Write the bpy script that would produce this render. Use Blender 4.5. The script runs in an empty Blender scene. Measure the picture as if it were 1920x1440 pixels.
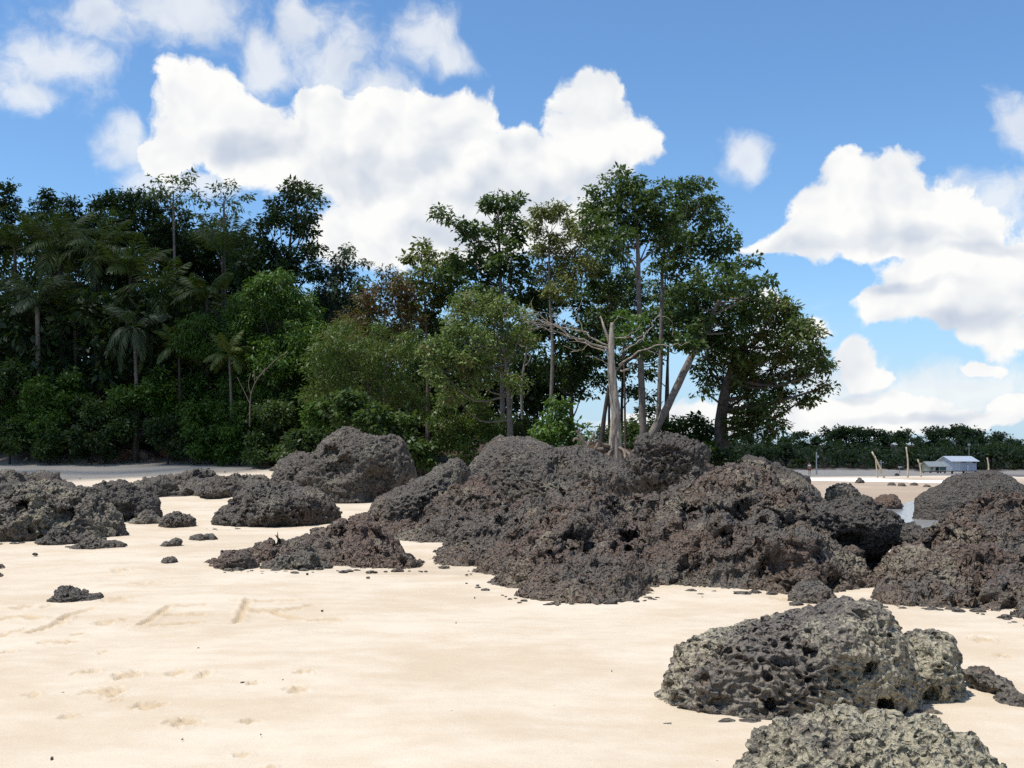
import bpy, math, random
import numpy as np
from mathutils import Vector

random.seed(7)
RNG = np.random.default_rng(11)
sc = bpy.context.scene
C = sc.collection
R = math.radians

# ------------------------------------------------------------------ camera
CAM_H, F, CX, CY, HOR = 1.6, 2030.0, 960.0, 720.0, 870.0
PITCH = math.atan((HOR - CY) / F)
cam_d = bpy.data.cameras.new('camera')
cam_d.sensor_width = 36.0
cam_d.lens = F * 36.0 / 1920.0
cam_d.clip_start, cam_d.clip_end = 0.1, 6000.0
cam = bpy.data.objects.new('camera', cam_d)
C.objects.link(cam)
cam.location = (0, 0, CAM_H)
cam.rotation_euler = (R(90) + PITCH, 0, 0)
sc.camera = cam
cp, sp = math.cos(PITCH), math.sin(PITCH)


def direction(px, py):
    u, v = (px - CX) / F, (CY - py) / F
    return u, cp - v * sp, sp + v * cp


def P(px, py, D):
    """point seen at pixel px,py standing D metres away along the ground"""
    u, y, z = direction(px, py)
    return np.array([u / y * D, D, CAM_H + z / y * D])


# ------------------------------------------------------------------ light
SUN_AZ, SUN_EL = R(-112), R(69)
sdir = Vector((math.cos(SUN_EL) * math.sin(SUN_AZ), math.cos(SUN_EL) * math.cos(SUN_AZ), math.sin(SUN_EL)))
sun_d = bpy.data.lights.new('sun', 'SUN')
sun_d.energy, sun_d.angle, sun_d.color = 4.6, R(0.53), (1.0, 0.955, 0.88)
sun = bpy.data.objects.new('sun', sun_d)
C.objects.link(sun)
sun.rotation_euler = sdir.to_track_quat('Z', 'Y').to_euler()
sun.location = (-40, -20, 90)

sc.view_settings.view_transform = 'Standard'
sc.view_settings.look = 'None'
sc.view_settings.exposure = 0.3
sc.view_settings.gamma = 1.0
sc.view_settings.use_curve_mapping = False
sc.cycles.use_denoising = False
sc.cycles.max_bounces = 6
sc.cycles.transparent_max_bounces = 8

# ------------------------------------------------------------------ node helper
class NT:
    def __init__(self, tree):
        self.t = tree
        tree.nodes.clear()

    def n(self, kind, ins=None, **props):
        nd = self.t.nodes.new(kind)
        for k, v in props.items():
            setattr(nd, k, v)
        for k, v in (ins or {}).items():
            s = nd.inputs[k]
            if isinstance(v, bpy.types.NodeSocket):
                self.t.links.new(v, s)
            else:
                s.default_value = v
        return nd

    def m(self, op, a, b=0.0, c=0.0, clamp=False):
        return self.n('ShaderNodeMath', {0: a, 1: b, 2: c}, operation=op, use_clamp=clamp).outputs[0]

    def v(self, op, a, b=(0, 0, 0)):
        nd = self.n('ShaderNodeVectorMath', {0: a, 1: b}, operation=op)
        return nd.outputs['Value'] if op in ('LENGTH', 'DISTANCE', 'DOT_PRODUCT') else nd.outputs[0]

    def noise(self, vec, scale, detail=4.0, rough=0.55, dist=0.0, col=False):
        nd = self.n('ShaderNodeTexNoise', {'Vector': vec, 'Scale': scale, 'Detail': detail, 'Roughness': rough, 'Distortion': dist})
        return nd.outputs['Color' if col else 0]

    def ramp(self, x, a, b, lo=0.0, hi=1.0):
        return self.n('ShaderNodeMapRange', {0: x, 1: a, 2: b, 3: lo, 4: hi}, interpolation_type='SMOOTHSTEP').outputs[0]

    def mix(self, f, a, b):
        nd = self.n('ShaderNodeMix', data_type='RGBA')
        for s, v in ((nd.inputs[0], f), (nd.inputs[6], a), (nd.inputs[7], b)):
            if isinstance(v, bpy.types.NodeSocket):
                self.t.links.new(v, s)
            else:
                s.default_value = v if not isinstance(v, tuple) or len(v) == 4 else (*v, 1)
        return nd.outputs[2]


# ------------------------------------------------------------------ sky with cumulus
world = bpy.data.worlds.new('World')
sc.world = world
world.use_nodes = True
world.cycles.sampling_method = 'MANUAL'
world.cycles.sample_map_resolution = 512
w = NT(world.node_tree)
sky = w.n('ShaderNodeTexSky', sky_type='NISHITA', sun_disc=False, sun_elevation=SUN_EL, sun_rotation=SUN_AZ,
          altitude=0.0, air_density=1.0, dust_density=0.25, ozone_density=1.2)
gen = w.n('ShaderNodeTexCoord').outputs['Generated']
sep = w.n('ShaderNodeSeparateXYZ', {0: gen})
az = w.m('ARCTAN2', sep.outputs[0], sep.outputs[1])
el = w.m('ARCSINE', sep.outputs[2])


def azel(px, py):
    x, y, z = direction(px, py)
    return math.atan2(x, y), math.atan2(z, math.hypot(x, y))


q0 = w.n('ShaderNodeCombineXYZ', {0: az, 1: el, 2: 0.0}).outputs[0]
wv = w.v('SUBTRACT', w.noise(q0, 9.0, 3.0, 0.6, col=True), (0.5, 0.5, 0.5))
q1 = w.v('ADD', q0, w.v('MULTIPLY', wv, (0.07, 0.055, 0.0)))
wv2 = w.v('SUBTRACT', w.noise(q0, 34.0, 4.0, 0.6, col=True), (0.5, 0.5, 0.5))
q = w.v('ADD', q1, w.v('MULTIPLY', wv2, (0.022, 0.02, 0.0)))


def blobs(lst, vec):
    out = None
    for x, y, rx, ry in lst:
        a, e = azel(x, y)
        k = (F / rx, F / ry, 0.0)
        d = w.v('LENGTH', w.v('MULTIPLY', w.v('SUBTRACT', vec, (a, e, 0.0)), k))
        s = w.m('SUBTRACT', 1.0, d)
        out = s if out is None else w.m('SMOOTH_MAX', out, s, 0.25)
    return out


HARD = [(375, 165, 75, 62), (430, 235, 150, 85), (600, 195, 70, 55), (570, 275, 190, 95), (720, 255, 150, 110),
        (850, 225, 105, 85), (900, 300, 140, 85), (1110, 195, 72, 68), (1125, 265, 120, 85), (1000, 320, 160, 80),
        (800, 365, 210, 100), (700, 440, 140, 85), (850, 440, 160, 70), (310, 285, 55, 40), (960, 410, 210, 80),
        (1205, 255, 50, 40), (1590, 322, 52, 48), (1665, 350, 72, 62), (1560, 405, 90, 60), (1700, 405, 130, 66),
        (1800, 420, 100, 62), (1490, 450, 75, 32), (1640, 462, 170, 32), (1755, 510, 120, 45), (1870, 505, 105, 62),
        (1690, 570, 110, 38), (1830, 575, 140, 45), (1890, 640, 80, 45), (1605, 668, 42, 34), (1625, 705, 58, 26),
        (1640, 765, 170, 34), (1520, 765, 90, 40), (1850, 692, 38, 15), (1895, 765, 45, 30), (1445, 560, 45, 30),
        (1520, 625, 38, 28), (1260, 790, 170, 40), (1750, 790, 200, 22)]
SOFT = [(640, 110, 105, 80), (590, 40, 80, 60), (705, 165, 80, 70), (795, 55, 62, 55), (835, 100, 48, 30),
        (205, 38, 100, 52), (340, 28, 150, 55), (105, 120, 95, 60), (55, 175, 60, 28), (240, 235, 26, 20),
        (1392, 288, 44, 40), (1895, 222, 46, 48), (1800, 730, 170, 45), (1560, 720, 120, 50), (1870, 380, 80, 50), (1430, 640, 120, 70), (500, 110, 60, 70), (355, 330, 110, 26), (230, 265, 50, 40)]
GREY = [(690, 320, 170, 55), (950, 360, 190, 55), (820, 300, 90, 60), (1130, 330, 110, 40), (1640, 455, 190, 28), (1790, 610, 160, 30),
        (850, 440, 150, 30), (480, 270, 130, 40), (1840, 470, 110, 22), (1700, 545, 130, 18), (1620, 735, 70, 14), (1690, 775, 170, 14)]
fine = w.noise(q, 26.0, 7.0, 0.6)
smo = w.noise(q1, 15.0, 3.0, 0.5)
smo_up = w.noise(w.v('ADD', q1, (-0.012, 0.022, 0.0)), 15.0, 3.0, 0.5)
ff = w.m('MULTIPLY', w.m('SUBTRACT', fine, 0.5), 1.15)
hard = blobs(HARD, q)
soft = blobs(SOFT, q1)
# the rest of the sky, outside the part the photograph shows: the same broken cumulus field
far_v = w.v('MULTIPLY', gen, (3.2, 3.2, 6.5))
field = w.m('SUBTRACT', w.noise(far_v, 1.0, 6.0, 0.55), 0.52)
off_az = w.ramp(w.m('ABSOLUTE', az), R(27), R(36))
off_el = w.ramp(el, R(25.5), R(33))
off = w.m('MAXIMUM', off_az, off_el)
field = w.m('SUBTRACT', w.m('MULTIPLY', field, 2.4), w.m('SUBTRACT', 1.0, off))
a_hard = w.ramp(w.m('ADD', hard, ff), -0.02, 0.24)
a_soft = w.m('MULTIPLY', w.ramp(w.m('ADD', soft, w.m('MULTIPLY', ff, 2.2)), -0.35, 0.8), 0.74)
a_field = w.m('MULTIPLY', w.ramp(field, 0.0, 0.3), 0.9)
alpha = w.m('MAXIMUM', w.m('MAXIMUM', a_hard, a_soft), a_field)
above = w.ramp(el, R(-1), R(1.5))
alpha = w.m('MULTIPLY', alpha, above)
grey = w.ramp(w.m('ADD', blobs(GREY, q1), w.m('MULTIPLY', ff, 0.9)), -0.1, 0.75)
relief = w.m('MULTIPLY', w.m('SUBTRACT', smo, smo_up), 1.8)
core = w.ramp(hard, 0.0, 0.55)
lit = w.m('ADD', w.m('SUBTRACT', 0.90, w.m('MULTIPLY', grey, 0.52)), relief, clamp=False)
lit = w.m('MINIMUM', w.m('MAXIMUM', lit, 0.0), 1.0)
ccol = w.mix(lit, (0.56, 0.635, 0.76), (1.02, 1.02, 1.0))
skycol = w.n('ShaderNodeHueSaturation', {'Hue': 0.5, 'Saturation': 1.06, 'Value': 1.0, 'Color': w.v('MULTIPLY', sky.outputs[0], (0.79, 0.945, 1.07))}).outputs[0]
skycol = w.mix(w.ramp(el, R(10), R(0.5), 0.0, 0.75), skycol, (2.7, 3.75, 5.1))      # pale haze low over the horizon
SKY_STRENGTH = 0.13
bg1 = w.n('ShaderNodeBackground', {'Color': skycol, 'Strength': SKY_STRENGTH})
bg2 = w.n('ShaderNodeBackground', {'Color': ccol, 'Strength': 0.79})
mixs = w.n('ShaderNodeMixShader', {0: alpha, 1: bg1.outputs[0], 2: bg2.outputs[0]})
w.n('ShaderNodeOutputWorld', {'Surface': mixs.outputs[0]})

# ------------------------------------------------------------------ numpy noise
def _hash(ix, iy, iz, seed):
    h = (ix.astype(np.uint32) * np.uint32(374761393) + iy.astype(np.uint32) * np.uint32(668265263)
         + iz.astype(np.uint32) * np.uint32(2147483647) + np.uint32(seed * 974711 % 4294967295))
    h = (h ^ (h >> np.uint32(13))) * np.uint32(1274126177)
    h = (h ^ (h >> np.uint32(15))) * np.uint32(2246822519)
    return h ^ (h >> np.uint32(16))


def vnoise(p, seed=0):
    i = np.floor(p).astype(np.int32)
    f = (p - i).astype(np.float32)
    f = f * f * f * (f * (f * 6 - 15) + 10)
    out = np.zeros(len(p), np.float32)
    for dx in (0, 1):
        wx = f[:, 0] if dx else 1 - f[:, 0]
        for dy in (0, 1):
            wy = f[:, 1] if dy else 1 - f[:, 1]
            for dz in (0, 1):
                wz = f[:, 2] if dz else 1 - f[:, 2]
                h = _hash(i[:, 0] + dx, i[:, 1] + dy, i[:, 2] + dz, seed)
                out += wx * wy * wz * (h.astype(np.float32) / np.float32(4294967295.0))
    return out * 2 - 1


def fbm(p, octaves=4, seed=0, gain=0.5):
    a, s, out = 1.0, 1.0, 0
    for o in range(octaves):
        out = out + a * vnoise(p * s + o * 17.3, seed + o)
        a *= gain
        s *= 2.03
    return out


def worley(p, seed=0, keep=1.0):
    """distance to nearest kept feature point"""
    i = np.floor(p).astype(np.int32)
    f = (p - i).astype(np.float32)
    best = np.full(len(p), 9.0, np.float32)
    for dx in (-1, 0, 1):
        for dy in (-1, 0, 1):
            for dz in (-1, 0, 1):
                h = _hash(i[:, 0] + dx, i[:, 1] + dy, i[:, 2] + dz, seed)
                jx = (h & np.uint32(1023)).astype(np.float32) / 1023
                jy = ((h >> np.uint32(10)) & np.uint32(1023)).astype(np.float32) / 1023
                jz = ((h >> np.uint32(20)) & np.uint32(1023)).astype(np.float32) / 1023
                d = (dx + jx - f[:, 0]) ** 2 + (dy + jy - f[:, 1]) ** 2 + (dz + jz - f[:, 2]) ** 2
                if keep < 1:
                    d = np.where((h >> np.uint32(4)) % np.uint32(1000) < keep * 1000, d, 9.0)
                best = np.minimum(best, d)
    return np.sqrt(best)


def sstep(a, b, x):
    t = np.clip((x - a) / (b - a), 0, 1)
    return t * t * (3 - 2 * t)


# ------------------------------------------------------------------ mesh helpers
def mesh_np(name, verts, faces, smooth=True, attrs=None):
    verts = np.asarray(verts, np.float32)
    faces = np.asarray(faces, np.int32)
    k = faces.shape[1]
    me = bpy.data.meshes.new(name)
    me.vertices.add(len(verts))
    me.vertices.foreach_set('co', verts.ravel())
    me.loops.add(faces.size)
    me.loops.foreach_set('vertex_index', faces.ravel())
    me.polygons.add(len(faces))
    me.polygons.foreach_set('loop_start', np.arange(0, faces.size, k, dtype=np.int32))
    if smooth:
        me.polygons.foreach_set('use_smooth', np.ones(len(faces), bool))
    for an, arr in (attrs or {}).items():
        at = me.attributes.new(an, 'FLOAT', 'POINT')
        at.data.foreach_set('value', np.asarray(arr, np.float32))
    me.update(calc_edges=True)
    me.validate(clean_customdata=False)
    return me


def link(name, data, mat=None, parent=None, loc=(0, 0, 0)):
    o = bpy.data.objects.new(name, data)
    C.objects.link(o)
    o.location = [float(v) for v in loc]
    if parent:
        o.parent = parent
    if mat and data is not None and len(data.materials) == 0:
        data.materials.append(mat)
    return o


def tag(o, label=None, cat=None, group=None, kind=None):
    for k, v in (('label', label), ('category', cat), ('group', group), ('kind', kind)):
        if v:
            o[k] = v
    return o


def root(name, loc, label, cat, group=None):
    return tag(link(name, None, None, None, loc), label, cat, group)


class MB:
    """collects quads/tris, builds one mesh"""
    def __init__(self):
        self.v, self.f = [], []

    def add(self, vs, fs):
        b = len(self.v)
        self.v += [tuple(x) for x in vs]
        self.f += [tuple(i + b for i in f) for f in fs]

    def box(self, x0, x1, y0, y1, z0, z1):
        self.add([(x0, y0, z0), (x1, y0, z0), (x1, y1, z0), (x0, y1, z0), (x0, y0, z1), (x1, y0, z1), (x1, y1, z1), (x0, y1, z1)],
                 [(0, 3, 2, 1), (4, 5, 6, 7), (0, 1, 5, 4), (1, 2, 6, 5), (2, 3, 7, 6), (3, 0, 4, 7)])

    def tube(self, pts, rad, n=6, wob=0.0):
        pts = [np.asarray(p, float) for p in pts]
        b = len(self.v)
        m = len(pts)
        for i, p in enumerate(pts):
            t = pts[min(i + 1, m - 1)] - pts[max(i - 1, 0)]
            t = t / (np.linalg.norm(t) + 1e-9)
            a = np.cross(t, (0.31, 0.95, 0.05) if abs(t[1]) < 0.9 else (1, 0, 0))
            a /= np.linalg.norm(a) + 1e-9
            c = np.cross(t, a)
            for k in range(n):
                g = 2 * math.pi * k / n
                r = rad[i] * (1 + wob * random.uniform(-1, 1))
                self.v.append(tuple(p + a * (math.cos(g) * r) + c * (math.sin(g) * r)))
        for i in range(m - 1):
            for k in range(n):
                k2 = (k + 1) % n
                self.f.append((b + i * n + k, b + i * n + k2, b + (i + 1) * n + k2, b + (i + 1) * n + k))
        self.f.append(tuple(b + (m - 1) * n + k for k in range(n)))
        self.f.append(tuple(b + k for k in reversed(range(n))))

    def build(self, name, mat, parent=None, loc=(0, 0, 0), smooth=False):
        me = bpy.data.meshes.new(name)
        me.from_pydata(self.v, [], self.f)
        if smooth:
            me.polygons.foreach_set('use_smooth', np.ones(len(me.polygons), bool))
        me.update()
        return link(name, me, mat, parent, loc)


def smooth_path(pts, k=4):
    """Catmull-Rom through control points"""
    pts = [np.asarray(p, float) for p in pts]
    if len(pts) < 3:
        return [pts[0] + (pts[-1] - pts[0]) * i / k for i in range(k + 1)]
    e = [2 * pts[0] - pts[1]] + pts + [2 * pts[-1] - pts[-2]]
    out = []
    for i in range(1, len(e) - 2):
        for j in range(k):
            t = j / k
            out.append(0.5 * (2 * e[i] + (e[i + 1] - e[i - 1]) * t + (2 * e[i - 1] - 5 * e[i] + 4 * e[i + 1] - e[i + 2]) * t * t
                              + (3 * e[i] - e[i - 1] - 3 * e[i + 1] + e[i + 2]) * t ** 3))
    out.append(pts[-1])
    return out


# ------------------------------------------------------------------ materials
def new_mat(name):
    m = bpy.data.materials.new(name)
    m.use_nodes = True
    return m, NT(m.node_tree)


def finish(t, bsdf):
    t.n('ShaderNodeOutputMaterial', {'Surface': bsdf})


def plain(name, col, rough=0.8, var=0.25, scale=8.0, bump=0.3):
    m, t = new_mat(name)
    co = t.n('ShaderNodeTexCoord').outputs['Object']
    n1 = t.noise(co, scale, 6.0, 0.65)
    c = t.mix(t.ramp(n1, 0.3, 0.7), tuple(x * (1 - var) for x in col), tuple(min(1, x * (1 + var)) for x in col))
    b = t.n('ShaderNodeBump', {'Height': n1, 'Strength': bump, 'Distance': 0.02})
    p = t.n('ShaderNodeBsdfPrincipled', {'Base Color': c, 'Roughness': rough, 'Normal': b.outputs[0]})
    finish(t, p.outputs[0])
    return m


def leaf_mat(name, c1, c2, accent=None, frac=0.0, trans=0.35, rough=0.5):
    m, t = new_mat(name)
    rnd = t.n('ShaderNodeNewGeometry').outputs['Random Per Island']
    co = t.n('ShaderNodeTexCoord').outputs['Object']
    big = t.noise(co, 0.9, 2.0)
    f = t.m('ADD', t.m('MULTIPLY', rnd, 0.65), t.m('MULTIPLY', t.ramp(big, 0.35, 0.65), 0.35))
    c = t.mix(f, c1, c2)
    if accent:
        r2 = t.m('FRACT', t.m('MULTIPLY', rnd, 37.7))
        mask = t.m('LESS_THAN', t.m('ADD', r2, t.m('MULTIPLY', t.m('SUBTRACT', 0.5, big), 1.6)), frac)
        c = t.mix(mask, c, accent)
    p = t.n('ShaderNodeBsdfPrincipled', {'Base Color': c, 'Roughness': rough, 'Specular IOR Level': 0.35})
    tr = t.n('ShaderNodeBsdfTranslucent', {'Color': t.mix(0.5, c, (0.10, 0.16, 0.01))})
    mx = t.n('ShaderNodeMixShader', {0: trans, 1: p.outputs[0], 2: tr.outputs[0]})
    finish(t, mx.outputs[0])
    return m


def rock_mat(name, grey, rust, lichen, lich_amt, rust_amt=0.45):
    m, t = new_mat(name)
    co = t.n('ShaderNodeNewGeometry').outputs['Position']
    pit = t.n('ShaderNodeAttribute', attribute_name='pit').outputs['Fac']
    n1 = t.noise(co, 2.2, 5.0, 0.6)
    n2 = t.noise(co, 14.0, 6.0, 0.65)
    n3 = t.noise(co, 1.1, 4.0, 0.6, 0.4)
    n4 = t.noise(co, 30.0, 4.0, 0.72, 0.5)
    n6 = t.noise(co, 0.75, 3.0, 0.55)
    rf = t.ramp(t.m('ADD', t.m('MULTIPLY', pit, 0.3), t.m('ADD', t.m('MULTIPLY', n6, 0.75), t.m('MULTIPLY', n2, 0.3))), 0.68 - rust_amt * 0.3, 0.86 - rust_amt * 0.3)
    c = t.mix(rf, grey, rust)
    c = t.mix(t.ramp(n4, 0.3, 0.72), t.mix(0.42, c, (0.016, 0.013, 0.012)), t.mix(0.26, c, (0.36, 0.315, 0.25)))
    n5 = t.noise(co, 24.0, 5.0, 0.7)
    lf = t.ramp(t.m('ADD', t.m('MULTIPLY', n3, 0.95), t.m('MULTIPLY', n5, 0.6)), 1.02 - lich_amt * 0.5, 1.16 - lich_amt * 0.5)
    lf = t.m('MULTIPLY', lf, t.ramp(n4, 0.3, 0.55))
    zz = t.n('ShaderNodeSeparateXYZ', {0: co}).outputs[2]
    band = t.m('MULTIPLY', t.ramp(t.m('ADD', zz, t.m('MULTIPLY', n3, 0.4)), 0.55, 0.2), t.ramp(n5, 0.46, 0.62))
    lf = t.m('MAXIMUM', lf, t.m('MULTIPLY', band, 0.55))
    c = t.mix(t.m('MULTIPLY', lf, 0.8), c, t.mix(n2, lichen, t.mix(0.45, lichen, (0.17, 0.155, 0.105))))
    vor = t.n('ShaderNodeTexVoronoi', {'Vector': t.v('ADD', co, t.v('MULTIPLY', t.noise(co, 11.0, 3.0, col=True), (0.05, 0.05, 0.05))), 'Scale': 26.0})
    vor2 = t.n('ShaderNodeTexVoronoi', {'Vector': t.v('ADD', co, t.v('MULTIPLY', t.noise(co, 5.0, 3.0, col=True), (0.1, 0.1, 0.1))), 'Scale': 10.0})
    hgt = t.m('ADD', t.m('ADD', t.m('MULTIPLY', t.ramp(vor.outputs['Distance'], 0.1, 0.55), 0.7), t.m('MULTIPLY', n4, 0.8)), t.m('MULTIPLY', t.ramp(vor2.outputs['Distance'], 0.15, 0.5), 1.3))
    b = t.n('ShaderNodeBump', {'Height': hgt, 'Strength': 1.0, 'Distance': 0.048})
    p = t.n('ShaderNodeBsdfPrincipled', {'Base Color': c, 'Roughness': t.ramp(n4, 0.3, 0.8, 0.5, 0.85), 'Specular IOR Level': 0.4, 'Normal': b.outputs[0]})
    finish(t, p.outputs[0])
    return m


ROCK = rock_mat('rock_grey_brown', (0.076, 0.065, 0.056), (0.086, 0.051, 0.036), (0.26, 0.23, 0.165), 0.42, 0.45)
ROCK_RUST = rock_mat('rock_rusty', (0.086, 0.068, 0.056), (0.112, 0.058, 0.039), (0.26, 0.22, 0.16), 0.38, 0.85)
ROCK_LICHEN = rock_mat('rock_lichen', (0.092, 0.079, 0.066), (0.098, 0.062, 0.044), (0.32, 0.285, 0.20), 0.56, 0.4)
ROCK_PALE = rock_mat('rock_pale_crust', (0.130, 0.112, 0.090), (0.105, 0.071, 0.050), (0.50, 0.45, 0.31), 0.86, 0.35)
ROCK_NEAR = rock_mat('rock_near', (0.148, 0.126, 0.106), (0.130, 0.082, 0.058), (0.50, 0.445, 0.315), 0.64, 0.5)
ROCK_OUT = rock_mat('rock_outcrop', (0.080, 0.066, 0.056), (0.104, 0.056, 0.038), (0.29, 0.25, 0.18), 0.42, 0.75)
ROCK_DARK = rock_mat('rock_dark', (0.050, 0.042, 0.037), (0.056, 0.034, 0.025), (0.14, 0.12, 0.09), 0.28, 0.4)
BARK = plain('bark_brown', (0.075, 0.055, 0.042), 0.9, 0.5, 6, 0.6)
BARK_GREY = plain('bark_grey', (0.135, 0.115, 0.098), 0.9, 0.35, 5, 0.5)
BARK_DARK = plain('bark_dark', (0.035, 0.028, 0.022), 0.9, 0.4, 5, 0.5)
def dead_wood():
    m, t = new_mat('dead_wood')
    co = t.v('MULTIPLY', t.n('ShaderNodeTexCoord').outputs['Object'], (9.0, 9.0, 1.2))
    n1 = t.noise(co, 1.0, 6.0, 0.7, 0.6)
    n2 = t.noise(t.n('ShaderNodeTexCoord').outputs['Object'], 2.5, 4.0, 0.6)
    c = t.mix(t.ramp(n1, 0.36, 0.62), (0.13, 0.105, 0.082), (0.36, 0.32, 0.27))
    c = t.mix(t.ramp(n2, 0.55, 0.7, 0.0, 0.55), c, (0.19, 0.125, 0.08))
    b = t.n('ShaderNodeBump', {'Height': n1, 'Strength': 0.9, 'Distance': 0.05})
    finish(t, t.n('ShaderNodeBsdfPrincipled', {'Base Color': c, 'Roughness': 0.9, 'Normal': b.outputs[0]}).outputs[0])
    return m


DEADWOOD = dead_wood()
DRIFT = plain('driftwood', (0.135, 0.108, 0.085), 0.9, 0.4, 9, 0.6)

# ------------------------------------------------------------------ terrain
def terrain(x, y):
    x = np.asarray(x, float)
    y = np.asarray(y, float)
    left = np.interp(y, [-50, 14, 25, 38, 47, 55, 62, 64, 75, 100, 150, 4000], [0, 0, .1, .37, .79, 1.2, 1.7, 2.15, 3.6, 8.5, 14, 14])
    low = np.interp(y, [-50, 40, 60, 75, 4000], [0, .4, 1.6, 2.0, 2.0])
    low = np.minimum(low, left)
    hill = 1 - sstep(-6, 3, x + 0.02 * np.maximum(0, y - 60))
    lz = low + (left - low) * hill
    right = np.interp(y, [-50, 120, 172, 200, 235, 300, 400, 4000], [0, 0.0, .25, .7, 2.2, 7.0, 9.0, 9.0])
    xb = np.interp(y, [0, 20, 40, 60, 120], [3.0, 4.0, 9.5, 14.0, 16.0])
    wl = 1 - sstep(-3.0, 3.0, x - xb)
    z = right + (lz - right) * wl
    z = z + 1.75 * np.exp(-((x - 3.2) / 4.6) ** 2 - ((y - 45.5) / 5.0) ** 2)
    # tidal channel on the right
    xw = np.interp(y, [0, 18, 25, 40, 60, 85, 100, 4000], [30, 11, 8.4, 13.2, 24, 38, 60, 400])
    z = z - 0.25 * sstep(-0.6, 2.5, x - xw) * sstep(14, 19, y)
    z = z + 0.012 * np.sin(x * 0.7 + y * 0.35) + 0.01 * np.sin(x * 0.31 - y * 0.55 + 1.0)
    return z


def tz(x, y):
    return float(terrain(np.array([x]), np.array([y]))[0])


def ground_at(px, py):
    """where the line of sight through a pixel meets the ground"""
    u, yy, zz = direction(px, py)
    lo = None
    for D in np.concatenate([np.arange(3, 80, 0.1), np.arange(80, 400, 0.5)]):
        x, z = u / yy * D, CAM_H + zz / yy * D
        if z <= tz(x, D):
            return np.array([x, D, tz(x, D)])
    return P(px, py, 200.0)


def soil_mask(x, y):
    edge = np.interp(x, [-60, -30, -18, -9, -6, -1, 3, 9.5, 12, 14, 400], [62, 62.5, 62.0, 62.0, 52, 38.5, 36.5, 36.5, 41, 70, 230])
    n = fbm(np.stack([x * 0.45, y * 0.45, x * 0], 1), 3, 5)
    right = (x > 14) & (y > 170)
    m = sstep(-0.9, 0.7, y - edge + n * 0.7)
    far = sstep(-6, 6, y - 196 + n * 6)
    return np.where(x > 13, far, m)


# marks scratched in the sand (letters and lines), pixel polylines
MARKS = [[(55, 1190), (100, 1175), (115, 1163), (133, 1153), (170, 1143)], [(113, 1172), (121, 1161)],
         [(263, 1180), (318, 1138)], [(320, 1140), (383, 1135)], [(302, 1157), (378, 1154)], [(267, 1178), (310, 1177), (367, 1172)],
         [(445, 1170), (463, 1130)], [(463, 1130), (550, 1125)], [(462, 1148), (507, 1148), (547, 1143), (585, 1135)],
         [(513, 1150), (547, 1160), (587, 1165), (633, 1165)], [(0, 1163), (43, 1157), (67, 1160)]]
# disturbed sand: footprints and kicked-up clods (px, py, half width px, half height px)
SCUFF = [(195, 1170, 22, 7), (225, 1165, 14, 4), (20, 1188, 16, 8), (150, 1195, 16, 3), (110, 1210, 38, 5), (40, 1140, 25, 5), (90, 1136, 12, 4),
         (215, 1125, 30, 5), (15, 1230, 14, 5), (195, 1228, 8, 5), (160, 1268, 28, 6), (240, 1275, 30, 10), (330, 1272, 20, 7), (380, 1277, 15, 8),
         (200, 1305, 40, 10), (280, 1330, 35, 8), (475, 1290, 14, 4), (557, 1302, 26, 8), (340, 1360, 38, 9), (130, 1350, 20, 4), (472, 1354, 22, 4),
         (570, 1270, 20, 4), (215, 1322, 10, 4), (455, 1415, 20, 5), (1845, 1200, 25, 6), (1880, 1228, 20, 5), (265, 1095, 25, 3), (440, 1128, 10, 2),
         (1470, 1125, 30, 4), (225, 1075, 18, 3), (505, 1440, 18, 6), (60, 1310, 20, 5)]


def ground_px(px, py):
    g = direction(px, py)
    D = -CAM_H / (g[2] / g[1])
    return np.array([g[0] / g[1] * D, D])


def seg_dist(x, y, a, b):
    d = b - a
    t = np.clip(((x - a[0]) * d[0] + (y - a[1]) * d[1]) / (d @ d), 0, 1)
    return np.hypot(x - a[0] - t * d[0], 0.45 * (y - a[1] - t * d[1]))


def sand_detail(x, y):
    n = len(x)
    dz = np.zeros(n)
    stir = np.zeros(n)
    near = np.where(y < 26)[0]
    X, Y = x[near], y[near]
    p = np.stack([X, Y, X * 0], 1)
    z = 0.007 * fbm(p * np.array([0.5, 0.7, 1]), 3, 3) + 0.0025 * fbm(p * 5.0, 3, 9)
    # long shallow swash steps
    q2 = Y * 1.3 + X * 0.35 + 0.8 * fbm(p * 0.35, 2, 21)
    z += 0.0012 * np.abs(np.sin(q2 * 1.7))
    s = np.zeros(len(near))
    clod = fbm(p * 24.0, 3, 31)
    wob = 0.02 * fbm(p * 7.0, 2, 44)
    for line in MARKS:
        pts = [ground_px(*c) for c in line]
        d = np.full(len(near), 9.0)
        for a, b in zip(pts[:-1], pts[1:]):
            d = np.minimum(d, seg_dist(X, Y, a, b))
        d = np.maximum(0, d + wob)
        g = np.exp(-(d / 0.030) ** 2)
        z += -0.026 * g + 0.012 * np.exp(-((d - 0.06) / 0.03) ** 2) * (1 + 0.9 * clod)
        s = np.maximum(s, 1.0 * np.exp(-(d / 0.05) ** 2))
    for i, (px, py, hx, hy) in enumerate(SCUFF):
        c = ground_px(px, py)
        rx = abs(ground_px(px + hx, py)[0] - c[0])
        ry = abs(ground_px(px, py - hy)[1] - c[1])
        e = np.hypot((X - c[0]) / rx, (Y - c[1]) / ry) + 0.45 * clod * 0.6 + wob * 8
        k = 1 - sstep(0.55, 1.1, e)
        z += k * (0.02 * clod - 0.010) + 0.007 * np.exp(-((e - 1.0) / 0.22) ** 2) * (1 + clod)
        s = np.maximum(s, k * (0.55 + 0.25 * (clod > 0)))
    dz[near] = z
    stir[near] = s
    return dz, stir


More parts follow.
